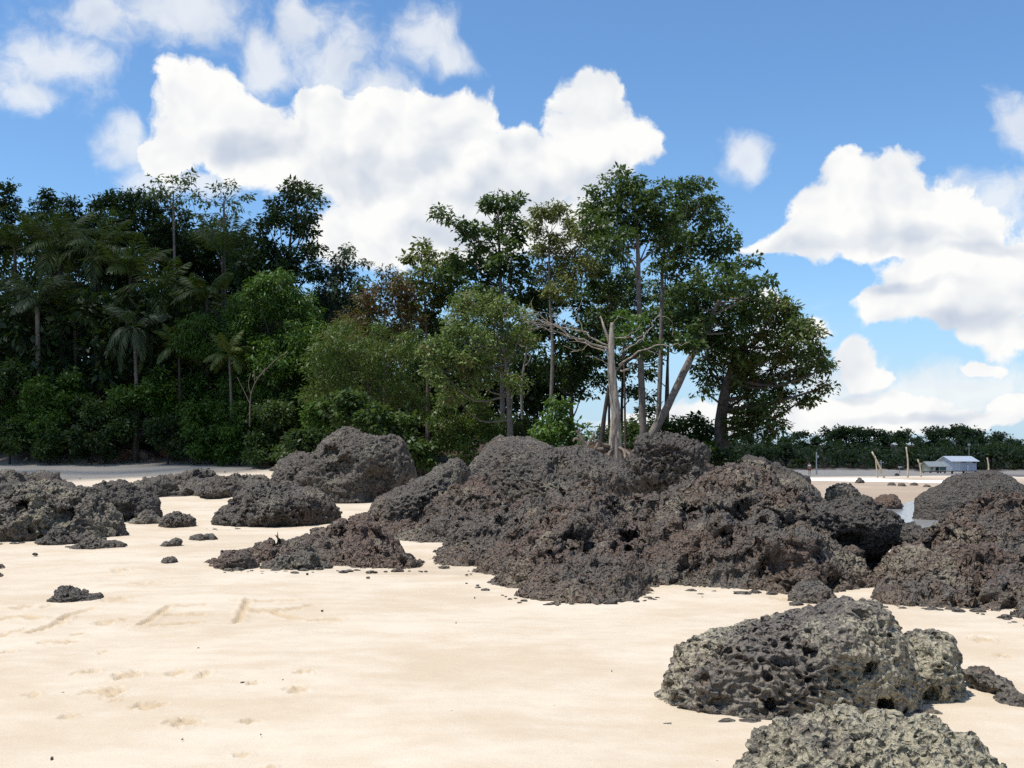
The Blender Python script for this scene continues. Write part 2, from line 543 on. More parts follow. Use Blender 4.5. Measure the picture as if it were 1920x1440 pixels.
def build_ground():
    fine = np.radians(np.linspace(-29, 29, 500))
    coarse = np.radians(np.concatenate([np.linspace(34, 326, 60)]))
    ang = np.concatenate([fine, coarse])
    rows = np.concatenate([np.arange(1620, 1450, -6), np.arange(1450, 1080, -1.45), np.arange(1080, 884, -2.2)])
    D = CAM_H * F / (rows - HOR)
    D = np.concatenate([[0.0, 0.5, 1.5, 2.5, 3.6], D])
    D = D[D < 150]
    last = D[-1]
    D = np.concatenate([D, np.geomspace(last * 1.03, 4000, 70)])
    A, DD = np.meshgrid(ang, D, indexing='xy')
    x = (np.sin(A) * DD).ravel()
    y = (np.cos(A) * DD).ravel()
    z = terrain(x, y)
    dz, stir = sand_detail(x, y)
    far = np.stack([x * 0.5, y * 0.5, x * 0], 1)
    dz = dz + np.where(np.hypot(x, y) < 200, 0.02 * fbm(far, 3, 60), 0)
    soil = soil_mask(x, y)
    dz = dz + soil * 0.12 * fbm(far * 2.2, 3, 70) * (np.hypot(x, y) < 250)
    xb_ = np.interp(y, [0, 20, 40, 60, 120], [3.0, 4.0, 9.5, 14.0, 16.0])
    wet = sstep(-1, 4, x - xb_) * sstep(20, 30, y) * (1 - sstep(98, 125, y)) * (0.85 + 0.25 * fbm(far * 0.5, 3, 66))
    wet = np.clip(np.maximum(wet, (1 - sstep(-0.05, 0.03, z)) * (y > 16)), 0, 1)
    na, nd = len(ang), len(D)
    i = np.arange(nd - 1)[:, None] * na
    j = np.arange(na)[None, :]
    j2 = (j + 1) % na
    f = np.stack([i + j, i + j2, i + na + j2, i + na + j], -1).reshape(-1, 4)
    me = mesh_np('beach', np.stack([x, y, z + dz], 1), f[:, ::-1], True, {'stir': stir, 'soil': soil, 'wet': wet})
    m, t = new_mat('sand')
    co = t.n('ShaderNodeNewGeometry').outputs['Position']
    A_ = lambda nm: t.n('ShaderNodeAttribute', attribute_name=nm).outputs['Fac']
    streak = t.v('MULTIPLY', co, (0.8, 1.15, 1.0))
    n1 = t.noise(streak, 0.55, 5.0, 0.6, 0.3)
    n2 = t.noise(streak, 3.0, 5.0, 0.6)
    n3 = t.noise(co, 160.0, 2.0, 0.7)
    c = t.mix(t.ramp(t.m('ADD', t.m('MULTIPLY', n1, 0.65), t.m('MULTIPLY', n2, 0.35)), 0.36, 0.64), (0.475, 0.391, 0.286), (0.565, 0.498, 0.400))
    c = t.mix(t.m('MULTIPLY', t.ramp(n3, 0.35, 0.7), 0.38), c, (0.34, 0.255, 0.17))
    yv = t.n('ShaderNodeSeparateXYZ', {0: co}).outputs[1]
    # upper beach toned darker and greyer, cloud shade put into the sand colour
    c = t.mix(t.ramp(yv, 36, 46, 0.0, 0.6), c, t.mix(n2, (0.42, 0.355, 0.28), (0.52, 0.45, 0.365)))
    c = t.mix(t.m('MULTIPLY', A_('stir'), 0.7), c, (0.40, 0.29, 0.165))
    c = t.mix(t.m('MULTIPLY', A_('wet'), 0.85), c, (0.29, 0.215, 0.145))
    vor = t.n('ShaderNodeTexVoronoi', {'Vector': co, 'Scale': 4.5, 'Randomness': 1.0})
    grit = t.m('MULTIPLY', t.m('LESS_THAN', vor.outputs['Distance'], 0.035), t.ramp(n2, 0.45, 0.6))
    c = t.mix(t.m('MULTIPLY', grit, 0.85), c, (0.09, 0.06, 0.045))
    soilc = t.mix(t.ramp(t.noise(co, 6.0, 5.0, 0.7), 0.3, 0.7), (0.022, 0.016, 0.011), (0.085, 0.048, 0.030))
    c = t.mix(A_('soil'), c, soilc)
    hb = t.m('ADD', t.m('MULTIPLY', t.noise(co, 90.0, 3.0, 0.7), 0.25), t.noise(streak, 9.0, 5.0, 0.65))
    hb = t.m('ADD', hb, t.m('MULTIPLY', A_('stir'), t.m('MULTIPLY', t.noise(co, 38.0, 4.0, 0.75), 3.5)))
    b = t.n('ShaderNodeBump', {'Height': hb, 'Strength': 0.34, 'Distance': 0.02})
    p = t.n('ShaderNodeBsdfPrincipled', {'Base Color': c, 'Roughness': t.m('SUBTRACT', 0.92, t.m('MULTIPLY', A_('wet'), 0.3)), 'Specular IOR Level': 0.2, 'Normal': b.outputs[0]})
    finish(t, p.outputs[0])
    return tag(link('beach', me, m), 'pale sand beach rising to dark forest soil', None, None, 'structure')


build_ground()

# water of the tidal channel
m, t = new_mat('water')
co = t.n('ShaderNodeNewGeometry').outputs['Position']
wn = t.noise(t.v('MULTIPLY', co, (1.0, 2.2, 1.0)), 2.5, 5.0, 0.6)
b = t.n('ShaderNodeBump', {'Height': wn, 'Strength': 0.25, 'Distance': 0.05})
p = t.n('ShaderNodeBsdfPrincipled', {'Base Color': (0.30, 0.31, 0.32, 1), 'Roughness': 0.12, 'Normal': b.outputs[0]})
finish(t, p.outputs[0])
mb = MB()
mb.add([(5, 17, -0.045), (140, 17, -0.045), (140, 112, -0.045), (5, 112, -0.045)], [(0, 1, 2, 3)])
tag(mb.build('tidal_pool', m), 'shallow grey water behind the right hand rocks', None, None, 'structure')

# ------------------------------------------------------------------ rocks
_sphere = {}


def cube_sphere(n):
    if n in _sphere:
        return _sphere[n]
    t = np.tan(np.linspace(-1, 1, n + 1) * math.pi / 4)
    a, b = np.meshgrid(t, t, indexing='ij')
    o = np.ones_like(a)
    sides = [(a, -o, b), (-a, o, b), (o, a, b), (-o, -a, b), (a, b, o), (a, -b, -o)]
    vs, fs = [], []
    idx = np.arange((n + 1) ** 2).reshape(n + 1, n + 1)
    q = np.stack([idx[:-1, :-1], idx[1:, :-1], idx[1:, 1:], idx[:-1, 1:]], -1).reshape(-1, 4)
    for k, s in enumerate(sides):
        vs.append(np.stack([c.ravel() for c in s], 1))
        fs.append(q + k * (n + 1) ** 2)
    v = np.concatenate(vs)
    f = np.concatenate(fs)
    v /= np.linalg.norm(v, axis=1)[:, None]
    key = np.round(v, 5)
    _, first, inv = np.unique(key, axis=0, return_index=True, return_inverse=True)
    u = v[first]
    ph = np.arccos(np.clip(-u[:, 1], -1, 1))
    p2 = math.pi * (ph / math.pi) ** 1.4
    rr = np.hypot(u[:, 0], u[:, 2]) + 1e-9
    u = np.stack([u[:, 0] / rr * np.sin(p2), -np.cos(p2), u[:, 2] / rr * np.sin(p2)], 1)
    _sphere[n] = (u, inv.ravel()[f])
    return _sphere[n]


def vnormals(v, f):
    a, b, c, d = (v[f[:, k]] for k in range(4))
    fn = np.cross(c - a, d - b)
    out = np.zeros_like(v)
    for k in range(4):
        for ax in range(3):
            out[:, ax] += np.bincount(f[:, k], fn[:, ax], len(v))
    return out / (np.linalg.norm(out, axis=1)[:, None] + 1e-12)


ROCK_N = [0]
PITS = ((0.42, 0.15, 0.22, 0.14, 0.32), (0.20, 0.125, 0.55, 0.18, 0.35), (0.11, 0.095, 0.85, 0.22, 0.38), (0.062, 0.048, 0.9, 0.24, 0.44))
PITS_NEAR = ((0.42, 0.12, 0.18, 0.14, 0.30), (0.19, 0.11, 0.16, 0.15, 0.33), (0.105, 0.078, 0.45, 0.17, 0.36), (0.062, 0.050, 0.85, 0.22, 0.44))


def weather(v, f, seed, size, spacing, amp_k, crag, near):
    """eat pits and rough crags into a rock surface; returns the vertices and how pitted each one is"""
    nrm = vnormals(v, f)
    p = v.astype(np.float32) + seed * 3.7
    wv_ = np.stack([vnoise(p * 7.0 + 31.0 * k2, seed + 20 + k2) for k2 in range(3)], 1)
    pw = (p + 0.034 * wv_) @ np.array([[0.82, 0.25, 0.1], [-0.2, 0.95, 0.15], [0.05, -0.2, 1.3]], np.float32)
    dens = sstep(-0.35, 0.40, fbm(p * 2.3, 3, seed + 30))
    pit = np.zeros(len(v), np.float32)
    disp = np.zeros(len(v), np.float32)
    for cell, amp, keep_p, r0, r1 in PITS_NEAR if near else PITS:
        if cell < spacing * 1.5:
            continue
        d = worley(pw / cell, seed + int(cell * 1000), keep_p)
        h = 1 - sstep(r0, r1, d)
        rim = np.exp(-((d - r1 - 0.08) / 0.12) ** 2)
        hh = h * ((0.08 if near else 0.25) + (0.92 if near else 0.75) * dens)
        disp += amp * (-hh + 0.2 * rim)
        pit = np.maximum(pit, hh)
    ridge = 1 - np.abs(fbm(p * np.array([3.0, 3.0, 4.5], np.float32) + 0.5 * wv_, 4, seed + 60, 0.5))
    disp += crag * (ridge - 0.72) + min(0.026, 0.008 + 0.4 * crag) * fbm(p * 6.0, 4, seed + 40, 0.62)
    disp += 0.018 * np.maximum(0, spacing / 0.03 - 1) * (1 - np.abs(fbm(p * 9.0, 3, seed + 50)) * 2)
    return v + nrm * (disp * amp_k)[:, None], pit


def outcrop(name, label, cols, mat, step, pits=1.0, dents=(), crag=0.022, cat='rock', ends=0.6):
    """one continuous sloping rock mass: each column lists the foot and then points higher up the slope (pixel row, distance)"""
    ROCK_N[0] += 1
    seed = ROCK_N[0] * 13
    A = []
    for px, foot, *ups in cols:
        g = ground_at(px, foot)
        A.append(g)
        A.append((g[0] * (1 - 0.35 / g[1]), g[1] - 0.35, g[2] - 0.32))
        q_ = [P(px, py, D) for py, D in ups]
        A += q_
        t_ = q_[-1]
        for back, drop in ((0.8, 0.30), (2.2, 1.0), (4.0, 2.0)):
            A.append((t_[0] * (1 + back / t_[1]), t_[1] + back, max(t_[2] - drop, -0.5)))
    for c_, sg in ((cols[0], -1), (cols[-1], 1)):
        for py, D in [(c_[1], None)] + list(c_[2:]):
            b_ = ground_at(c_[0], c_[1]) if D is None else P(c_[0], py, D)
            A.append((b_[0] + sg * ends, b_[1], -0.4))
    A = np.array(A)
    n = len(A)
    sc_ = np.array([1.0, 0.8])
    phi = lambda d: np.sqrt(d * d + 0.12)                     # multiquadric through the control points
    K = phi(np.linalg.norm((A[:, None, :2] - A[None, :, :2]) * sc_, axis=2)) - 0.02 * np.eye(n)
    cf = np.linalg.solve(K, A[:, 2])
    xs = np.arange(A[:, 0].min() - 0.3, A[:, 0].max() + 0.3, step)
    ys = np.arange(A[:, 1].min() - 0.1, A[:, 1].max(), step * 1.1)
    X, Y = np.meshgrid(xs, ys)
    x, y = X.ravel(), Y.ravel()
    z = np.zeros(len(x))
    for k in range(n):
        z += cf[k] * phi(np.hypot((x - A[k, 0]) * sc_[0], (y - A[k, 1]) * sc_[1]))
    nx = len(xs)
    i = np.arange(len(ys) - 1)[:, None] * nx
    j = np.arange(nx - 1)[None, :]
    f = np.stack([i + j, i + j + 1, i + nx + j + 1, i + nx + j], -1).reshape(-1, 4)
    keep = (z > terrain(x, y) - 0.22)[f].any(1)
    f = f[keep]
    used = np.unique(f)
    remap = np.full(len(x), -1, np.int64)
    remap[used] = np.arange(len(used))
    v = np.stack([x, y, z], 1)[used]
    f = remap[f]
    p = v.astype(np.float32) + seed * 3.7
    # broken ledges and lumps
    warp = np.stack([fbm(p * 1.1 + 9.1 * k2, 3, seed + k2) for k2 in range(3)], 1)
    v = v + warp * np.array([0.16, 0.16, 0.05])
    inside = sstep(0.0, 0.45, v[:, 2])
    led = fbm(p * np.array([0.9, 1.5, 1.0], np.float32), 3, seed + 8)
    bil = np.abs(fbm(p * np.array([0.95, 1.3, 1.0], np.float32), 2, seed + 9))
    bil2 = np.abs(fbm(p * np.array([3.1, 3.9, 2.0], np.float32), 2, seed + 10))
    bil3 = np.abs(fbm(p * 7.5, 2, seed + 11))
    v[:, 2] += 0.10 * led - 0.07 * inside + inside * (0.36 * (bil - 0.32) + 0.10 * (bil2 - 0.30)) + 0.05 * (bil3 - 0.3)
    # weathered steps: treads that lie back, risers that face the beach
    th_ = v[:, 2] * (2 * math.pi / 0.46) + 3.2 * warp[:, 0] + 2.5 * led
    v[:, 2] += inside * 0.024 * np.sin(th_)
    v[:, 1] += inside * 0.055 * np.cos(th_)
    vy = v[:, 1]
    zc_ = v[:, 2] - CAM_H
    pu = CX + F * v[:, 0] / (vy * cp + zc_ * sp)
    pv = CY - F * (zc_ * cp - vy * sp) / (vy * cp + zc_ * sp)
    nrm = vnormals(v, f)
    for dx, dy, dr, dd in dents:
        e = np.hypot(pu - dx, (pv - dy) * 1.15) / dr + 0.25 * warp[:, 0]
        kx = 1 - sstep(0.4, 1.1, e)
        v = v + np.array([0.0, 0.9, -0.45]) * (kx * dd * 0.7)[:, None]
    v, pit = weather(v, f, seed, 1.0, step * 1.05, pits * 1.55, crag, False)
    base = np.array([v[:, 0].mean(), v[:, 1].mean(), 0.0])
    o = link(name, mesh_np(name, v - base, f, True, {'pit': pit}), mat, None, base)
    return tag(o, label, cat)




def rock(name, label, outline, contact, depth, n, mat=None, pits=1.0, dents=(), group=None, D=None, lump=0.10, sink=0.35, box=1.5, front=0.95, cat='rock', crag=0.055, near=False):
    """a boulder whose outline is seen as the pixel polygon, standing on the ground line at pixel `contact`"""
    ROCK_N[0] += 1
    seed = ROCK_N[0] * 13
    if box < 1.9:
        depth *= 1.75
        front = 0.82
    ol = np.array(outline, float)
    cxp = 0.5 * (ol[:, 0].min() + ol[:, 0].max())
    if D is None:
        D = ground_at(cxp, contact)[1]
    Dc = D + depth * front
    pts = np.array([P(x, y, Dc) for x, y in outline])
    X, Z = pts[:, 0], pts[:, 2]
    x0 = 0.5 * (X.min() + X.max())
    gz = tz(x0, Dc)
    top = Z.max()
    zc = gz + 0.30 * (top - gz) if D is None or contact else 0.5 * (Z.min() + top)
    zc = max(zc, Z.min() + 0.25 * (top - Z.min()))
    low = Z < zc
    Z = np.where(low, zc - (zc - Z) - sink * (top - zc) * np.clip((zc - Z) / (zc - Z.min() + 1e-6), 0, 1), Z)
    th = np.arctan2(Z - zc, X - x0)
    rr = np.hypot(Z - zc, X - x0)
    o = np.argsort(th)
    th, rr = th[o], rr[o]
    th = np.concatenate([th - 2 * math.pi, th, th + 2 * math.pi])
    rr = np.concatenate([rr, rr, rr])
    n = max(8, int(n * (0.70 if name == 'low_rock' else 0.80)))
    s, f = cube_sphere(n)
    r = np.hypot(s[:, 0], s[:, 2])
    k = (r ** box + np.abs(s[:, 1]) ** box) ** (-1 / box)
    ang = np.arctan2(s[:, 2], s[:, 0])
    rad = np.interp(ang, th, rr)
    aa = np.linspace(-math.pi, math.pi, 720, endpoint=False)
    ra = np.interp(aa, th, rr)
    ker = np.exp(-0.5 * (np.arange(-90, 91) / 34.0) ** 2)
    ras = np.convolve(np.concatenate([ra[-90:], ra, ra[:90]]), ker / ker.sum(), 'valid')
    rs_ = np.interp(ang, aa, ras, period=2 * math.pi)
    bl = sstep(0.55, 1.0, r)
    rad = rs_ * (1 - bl) + rad * bl
    v = np.stack([x0 + np.cos(ang) * rad * r * k, Dc + depth * s[:, 1] * k, zc + np.sin(ang) * rad * r * k], 1)
    size = 0.5 * (X.max() - X.min() + top - gz) * 0.5
    # keep only what stands above the sand (and a little below)
    g = terrain(v[:, 0], v[:, 1])
    keep_v = v[:, 2] > g - 0.18 - 0.25 * size * 0.5
    keep = keep_v[f].any(1)
    f = f[keep]
    used = np.unique(f)
    remap = np.full(len(v), -1, np.int64)
    remap[used] = np.arange(len(used))
    v, f = v[used], remap[f]
    p = v.astype(np.float32) + seed * 3.7
    nrm = vnormals(v, f)
    sc_ = 1.0 / size
    warp = np.stack([fbm(p * sc_ * 1.7 + 9.1 * k2, 2, seed + k2) for k2 in range(3)], 1)
    v = v + lump * size * 0.85 * warp
    low_n = fbm(p * sc_ * 2.0, 3, seed + 4)
    ridg = 1 - np.abs(fbm(p * sc_ * 4.2 + warp * 0.4, 3, seed + 5))
    v = v + nrm * (lump * size * (0.5 * low_n + 0.6 * (ridg - 0.74)))[:, None]
    for (dx, dy, dr, dd) in dents:
        c = P(dx, dy, Dc)
        rw = dr * Dc / F
        e = np.hypot(v[:, 0] - c[0] - 0.25 * rw * warp[:, 0], (v[:, 2] - c[2] - 0.25 * rw * warp[:, 2]))
        kx = (1 - sstep(0.45, 1.1, e / rw)) * (v[:, 1] < Dc)
        v[:, 1] += kx * dd
    v, pit = weather(v, f, seed, size, 3.3 * size / n, min(1.0, size / 0.45) * pits, crag, near)
    base = np.array([x0, Dc, gz])
    me = mesh_np(name, v - base, f, True, {'pit': pit})
    o = link(name, me, mat or ROCK, None, base)
    tag(o, label, cat, group)
    return o


B = 'laterite_boulder'
rock(B, 'big pitted grey boulder on the sand, sloping at its left end, nearest whole boulder',
     [(1200, 1366), (1222, 1320), (1256, 1258), (1298, 1208), (1350, 1182), (1400, 1176), (1450, 1164), (1500, 1154), (1552, 1142), (1584, 1122), (1636, 1126), (1664, 1146), (1696, 1196), (1712, 1240), (1712, 1315),
      (1640, 1330), (1560, 1340), (1350, 1352), (1290, 1364)], 1352, 0.60, 165, ROCK_NEAR, 1.0, [(1620, 1300, 24, .3), (1410, 1285, 16, .16), (1585, 1230, 16, .18), (1330, 1325, 18, .15), (1480, 1200, 14, .12)], lump=0.05, box=2.0, crag=0.03, near=True, sink=0.6, front=0.85)
rock(B, 'squarish greenish lump of rock against the right end of the nearest whole boulder',
     [(1625, 1330), (1640, 1250), (1696, 1208), (1752, 1182), (1778, 1196), (1792, 1250), (1800, 1318), (1740, 1328)], 1322, 0.34, 80, ROCK_PALE, 1.0, [(1715, 1285, 14, .1)], lump=0.07, box=2.0, crag=0.03, near=True, sink=0.6, front=0.9)
rock(B, 'pale lichen crusted rock cut off by the bottom edge of the picture',
     [(1335, 1480), (1395, 1432), (1440, 1398), (1472, 1368), (1505, 1372), (1540, 1374), (1572, 1366), (1600, 1354), (1630, 1362), (1660, 1370), (1690, 1362), (1715, 1356),
      (1740, 1364), (1765, 1362), (1795, 1380), (1840, 1402), (1880, 1440), (1915, 1480), (1880, 1600), (1400, 1600)], 1545, 0.45, 150, ROCK_PALE, 1.1, lump=0.12, crag=0.03, near=True)
rock('low_rock', 'low lumpy greenish rock slab on sand at the right, beside the nearest boulder',
     [(1806, 1262), (1825, 1254), (1860, 1268), (1890, 1285), (1905, 1305), (1890, 1322), (1862, 1318), (1850, 1295), (1818, 1275)], 1312, 0.2, 50, ROCK_LICHEN, 0.8, lump=0.14)
rock('low_rock', 'thin grey rock ledge at the right picture edge, past the greenish slab',
     [(1868, 1316), (1895, 1306), (1925, 1318), (1950, 1335), (1920, 1342), (1890, 1328)], 1334, 0.14, 36, ROCK, 0.7, lump=0.14)
rock(B, 'smooth dark dome shaped boulder rising behind the right edge outcrop',
     [(1716, 975), (1725, 940), (1765, 908), (1825, 886), (1880, 888), (1908, 905), (1930, 935), (1960, 985)], 990, 1.4, 70, ROCK_DARK, 0.5, lump=0.07, box=2.1)
rock(B, 'rounded dark boulder in the gap left of the right edge outcrop',
     [(1683, 1010), (1690, 990), (1712, 982), (1730, 995), (1735, 1018)], 1022, 0.3, 34, ROCK_DARK, 0.6, D=14.6)
# central outcrop
outcrop('rock_outcrop', 'wide brown pitted outcrop with a peaked right hump in the middle of the beach',
        [(700, 985, (955, 26.0)), (750, 1012, (985, 23.5), (940, 25)), (810, 1020, (985, 22.5), (945, 23.5), (925, 24.5)), (850, 1058, (1030, 18.5), (1010, 20), (970, 21.5), (935, 22.5), (911, 23.5)),
         (900, 1072, (1040, 17.2), (1005, 18.6), (985, 20.5), (945, 22), (920, 23)), (950, 1104, (1070, 14.8), (1055, 16), (1015, 17.2), (995, 18.5), (960, 20.5), (935, 22)),
         (1000, 1124, (1085, 13.4), (1060, 14.3), (1050, 15.4), (1000, 17), (960, 18.5), (938, 20)), (1050, 1133, (1090, 13), (1050, 13.9), (1035, 14.9), (985, 16), (945, 17), (925, 18.2)),
         (1100, 1134, (1090, 13), (1048, 13.9), (1032, 14.9), (970, 15.9), (935, 16.8), (918, 18)), (1150, 1130, (1095, 13), (1058, 13.9), (1040, 14.8), (985, 15.9), (950, 17), (933, 18.3)),
         (1200, 1122, (1090, 13.4), (1070, 14), (1035, 15), (990, 16.2), (955, 17.3), (935, 18.6)), (1250, 1096, (1060, 14.4), (1010, 15.2), (960, 16.2), (918, 17.8)), (1300, 1100, (1055, 14.2), (1000, 15), (945, 16), (896, 17.5)),
         (1340, 1103, (1050, 14.2), (990, 15), (930, 16), (880, 17.3)), (1380, 1106, (1050, 14.2), (990, 15), (930, 16), (877, 17.3)), (1430, 1110, (1050, 14), (1000, 14.7), (945, 15.8), (893, 17)),
         (1480, 1112, (1055, 14), (1010, 14.7), (965, 15.6), (920, 16.6)), (1530, 1113, (1060, 14), (1025, 14.5), (990, 15.2), (952, 16)), (1580, 1106, (1065, 14.2), (1045, 14.6), (1022, 15.3)), (1625, 1100, (1060, 14.6), (1035, 14.9), (1019, 15.4)),
         (1665, 1085, (1050, 15.4), (1030, 15.9))], ROCK_OUT, 0.0235, 1.0,
        [(1085, 1015, 40, .5), (1175, 1010, 18, .3), (1450, 1058, 30, .4), (1292, 1068, 24, .35), (1295, 965, 24, .3), (1390, 962, 28, .3), (1480, 985, 24, .25), (1640, 1058, 20, .3), (940, 980, 18, .2), (1560, 1090, 18, .2), (1000, 880, 20, .2)])
outcrop('rock_outcrop', 'stepped grey outcrop with a cave mouth running out of the right picture edge',
        [(1650, 1135, (1110, 13), (1100, 13.4)), (1690, 1140, (1085, 13), (1060, 13.6), (1045, 14.2)), (1730, 1141, (1075, 13), (1030, 13.9), (992, 15)), (1780, 1142, (1075, 12.9), (1020, 13.8), (982, 14.8), (960, 15.8)),
         (1840, 1146, (1080, 12.6), (1020, 13.6), (980, 14.8), (960, 16)), (1900, 1162, (1095, 12.2), (1035, 13.4), (990, 14.6), (962, 16)), (1960, 1185, (1100, 12), (1040, 13.2), (995, 14.5), (962, 16)), (2040, 1200, (1110, 12), (1055, 13.2), (1000, 15))],
        ROCK_OUT, 0.024, 1.0, [(1750, 1008, 34, .5), (1850, 1122, 26, .35), (1900, 1140, 22, .3), (1800, 1075, 16, .2)], ends=0.4)
outcrop('rock_outcrop', 'low wide rust brown outcrop lying on sand, left front of the middle outcrop',
        [(405, 1064, (1052, 17.3), (1044, 17.7)), (440, 1066, (1045, 17.2), (1022, 18.0)), (490, 1066, (1050, 17.0), (1030, 17.5), (1008, 18.3)), (550, 1064, (1046, 17.2), (1022, 17.7), (1000, 18.5)), (610, 1062, (1042, 17.3), (1014, 17.9), (988, 18.7)),
         (660, 1064, (1042, 17.2), (1008, 17.9), (976, 18.8)), (705, 1066, (1046, 17.0), (1026, 17.5), (1006, 18.0), (990, 18.6)), (740, 1066, (1050, 17.0), (1036, 17.5)), (780, 1064, (1056, 17.2))],
        ROCK_RUST, 0.024, 1.0, [(700, 1035, 18, .25), (640, 1000, 16, .2), (520, 1010, 14, .2), (590, 1040, 14, .15)], ends=0.35)
rock(B, 'dark overhanging boulder jutting right from the middle outcrop',
     [(1515, 985), (1528, 950), (1562, 946), (1602, 940), (1650, 955), (1682, 976), (1690, 992), (1668, 1016), (1640, 1034), (1570, 1034), (1530, 1015)], None, 0.75, 72, ROCK_DARK, 0.9, [(1570, 1010, 26, .3)], D=14.9, sink=0.0, lump=0.09, box=2.2)
rock(B, 'pale yellowish grey rock behind the peaked hump, towards the huts',
     [(1432, 935), (1440, 900), (1480, 893), (1515, 905), (1535, 930), (1545, 955)], 962, 0.7, 48, ROCK_LICHEN, 0.8)
rock(B, 'small rounded grey boulder half buried at the sand below the outcrop',
     [(1478, 1128), (1492, 1102), (1520, 1094), (1548, 1100), (1568, 1130), (1520, 1142)], 1134, 0.26, 46, ROCK, 0.8)
rock(B, 'blocky dark grey boulder perched on top of the outcrop beside the tree trunks',
     [(1184, 905), (1186, 860), (1200, 824), (1225, 816), (1270, 822), (1308, 840), (1325, 870), (1318, 900), (1280, 915)], None, 0.8, 78, ROCK_DARK, 1.15, D=23.0, sink=0.3, lump=0.12, box=2.3)
rock(B, 'large whale backed dark boulder at the rear of the outcrop, below the bleached dead tree',
     [(862, 965), (872, 905), (895, 852), (935, 814), (985, 818), (1040, 836), (1090, 846), (1150, 864), (1188, 884), (1210, 930), (1190, 985)], 985, 1.6, 108, ROCK, 0.85, [(1045, 880, 26, .3), (1090, 925, 34, .3)], lump=0.07)
rock(B, 'sloping slab leaning up left of the whale backed boulder',
     [(690, 985), (700, 945), (760, 916), (800, 896), (838, 866), (866, 857), (880, 880), (872, 935), (880, 1000), (780, 1012)], 1000, 0.9, 76, ROCK, 0.9, lump=0.09)
# left groups
rock(B, 'massive rounded boulder with dark hollows, left of the outcrop against the shrubs',
     [(560, 940), (566, 885), (588, 846), (602, 818), (642, 811), (722, 820), (762, 845), (780, 880), (777, 910), (745, 940), (690, 952), (600, 954)], 944, 1.7, 98, ROCK, 0.8, [(630, 852, 16, .35), (650, 880, 26, .4), (720, 915, 40, .45), (590, 915, 14, .2)], lump=0.12, box=1.95)
rock(B, 'smaller lobe of rock against the left side of the massive rounded boulder',
     [(508, 930), (514, 890), (535, 860), (560, 848), (588, 855), (596, 895), (580, 932)], 932, 0.8, 60, ROCK, 0.9)
rock(B, 'wide low ridge of grey rock in front of the massive rounded boulder',
     [(386, 992), (402, 966), (430, 946), (458, 922), (482, 902), (505, 912), (560, 914), (612, 930), (636, 958), (628, 978), (560, 986), (480, 990), (410, 1004)], 988, 0.9, 92, ROCK, 1.0, [(500, 945, 20, .2), (455, 955, 20, .2)], lump=0.12)
rock(B, 'small knob of rock behind the left end of the low ridge',
     [(452, 925), (462, 900), (482, 891), (500, 897), (506, 925)], 930, 0.45, 30, ROCK_LICHEN, 0.8)
rock('low_rock', 'jagged spur of rock at the left tip of the rust brown outcrop',
     [(402, 1066), (410, 1048), (440, 1036), (475, 1046), (484, 1062), (450, 1072)], 1068, 0.22, 42, ROCK_RUST, 0.9, lump=0.16)
rock('low_rock', 'flat grey toe of rock under the front of the rust brown outcrop',
     [(482, 1072), (505, 1058), (550, 1048), (600, 1052), (625, 1064), (560, 1074)], 1070, 0.2, 42, ROCK_LICHEN, 0.9, lump=0.15)
rock(B, 'large pitted boulder with dark holes at the left picture edge',
     [(-70, 1030), (-50, 965), (5, 932), (30, 912), (80, 908), (130, 915), (182, 926), (216, 960), (240, 990), (246, 1010), (160, 1016), (60, 1026)], 1016, 0.95, 105, ROCK_LICHEN, 1.15, [(92, 950, 20, .35), (155, 962, 18, .35), (60, 930, 12, .2)], lump=0.12)
rock(B, 'dark boulder just behind the left edge boulder, undercut on its right',
     [(170, 935), (180, 910), (222, 904), (262, 920), (292, 946), (304, 970), (288, 982), (230, 985)], 980, 0.75, 62, ROCK_DARK, 0.9, [(255, 962, 20, .25)])
rock('low_rock', 'pale wedge of rock at the foot of the undercut dark boulder',
     [(236, 984), (262, 972), (295, 966), (306, 978), (270, 988)], 984, 0.25, 30, ROCK_LICHEN, 0.8)
rock('low_rock', 'small angular grey rock alone on sand right of the undercut boulder',
     [(298, 990), (308, 974), (340, 964), (358, 970), (370, 986), (335, 994)], 990, 0.3, 40, ROCK, 0.9, lump=0.14)
rock('low_rock', 'flat dark rock sheet on sand in front of the left edge boulder',
     [(120, 1028), (150, 1018), (190, 1015), (238, 1024), (190, 1034)], 1030, 0.25, 42, ROCK, 0.8, lump=0.16)
rock('low_rock', 'dark low rocky apron under the left edge boulder',
     [(60, 1024), (85, 1008), (130, 1000), (165, 1012), (160, 1024), (100, 1028)], 1022, 0.3, 40, ROCK_DARK, 0.9, lump=0.14)
rock('low_rock', 'thin rock sliver on sand left of the rust brown outcrop',
     [(300, 1028), (320, 1018), (342, 1014), (338, 1024), (312, 1032)], 1027, 0.16, 26, ROCK, 0.7, lump=0.14)
rock('low_rock', 'narrow rock strip between the thin sliver and the rust brown outcrop',
     [(350, 1017), (380, 1009), (410, 1011), (400, 1018)], 1015, 0.16, 26, ROCK, 0.7, lump=0.14)
rock('low_rock', 'small pointed dark stone in the sand below the thin sliver',
     [(302, 1060), (318, 1046), (334, 1054), (330, 1060)], 1058, 0.12, 22, ROCK, 0.7, lump=0.14)
rock('low_rock', 'flat black jagged rock alone in the left foreground sand',
     [(84, 1130), (100, 1120), (140, 1112), (165, 1116), (190, 1126), (150, 1136)], 1131, 0.18, 52, ROCK_DARK, 0.9, lump=0.18)
rock('low_rock', 'reddish stone cut by the left picture edge, upper of two',
     [(-22, 1070), (-10, 1060), (4, 1062), (9, 1068), (-5, 1074)], 1070, 0.12, 20, ROCK_RUST, 0.6)
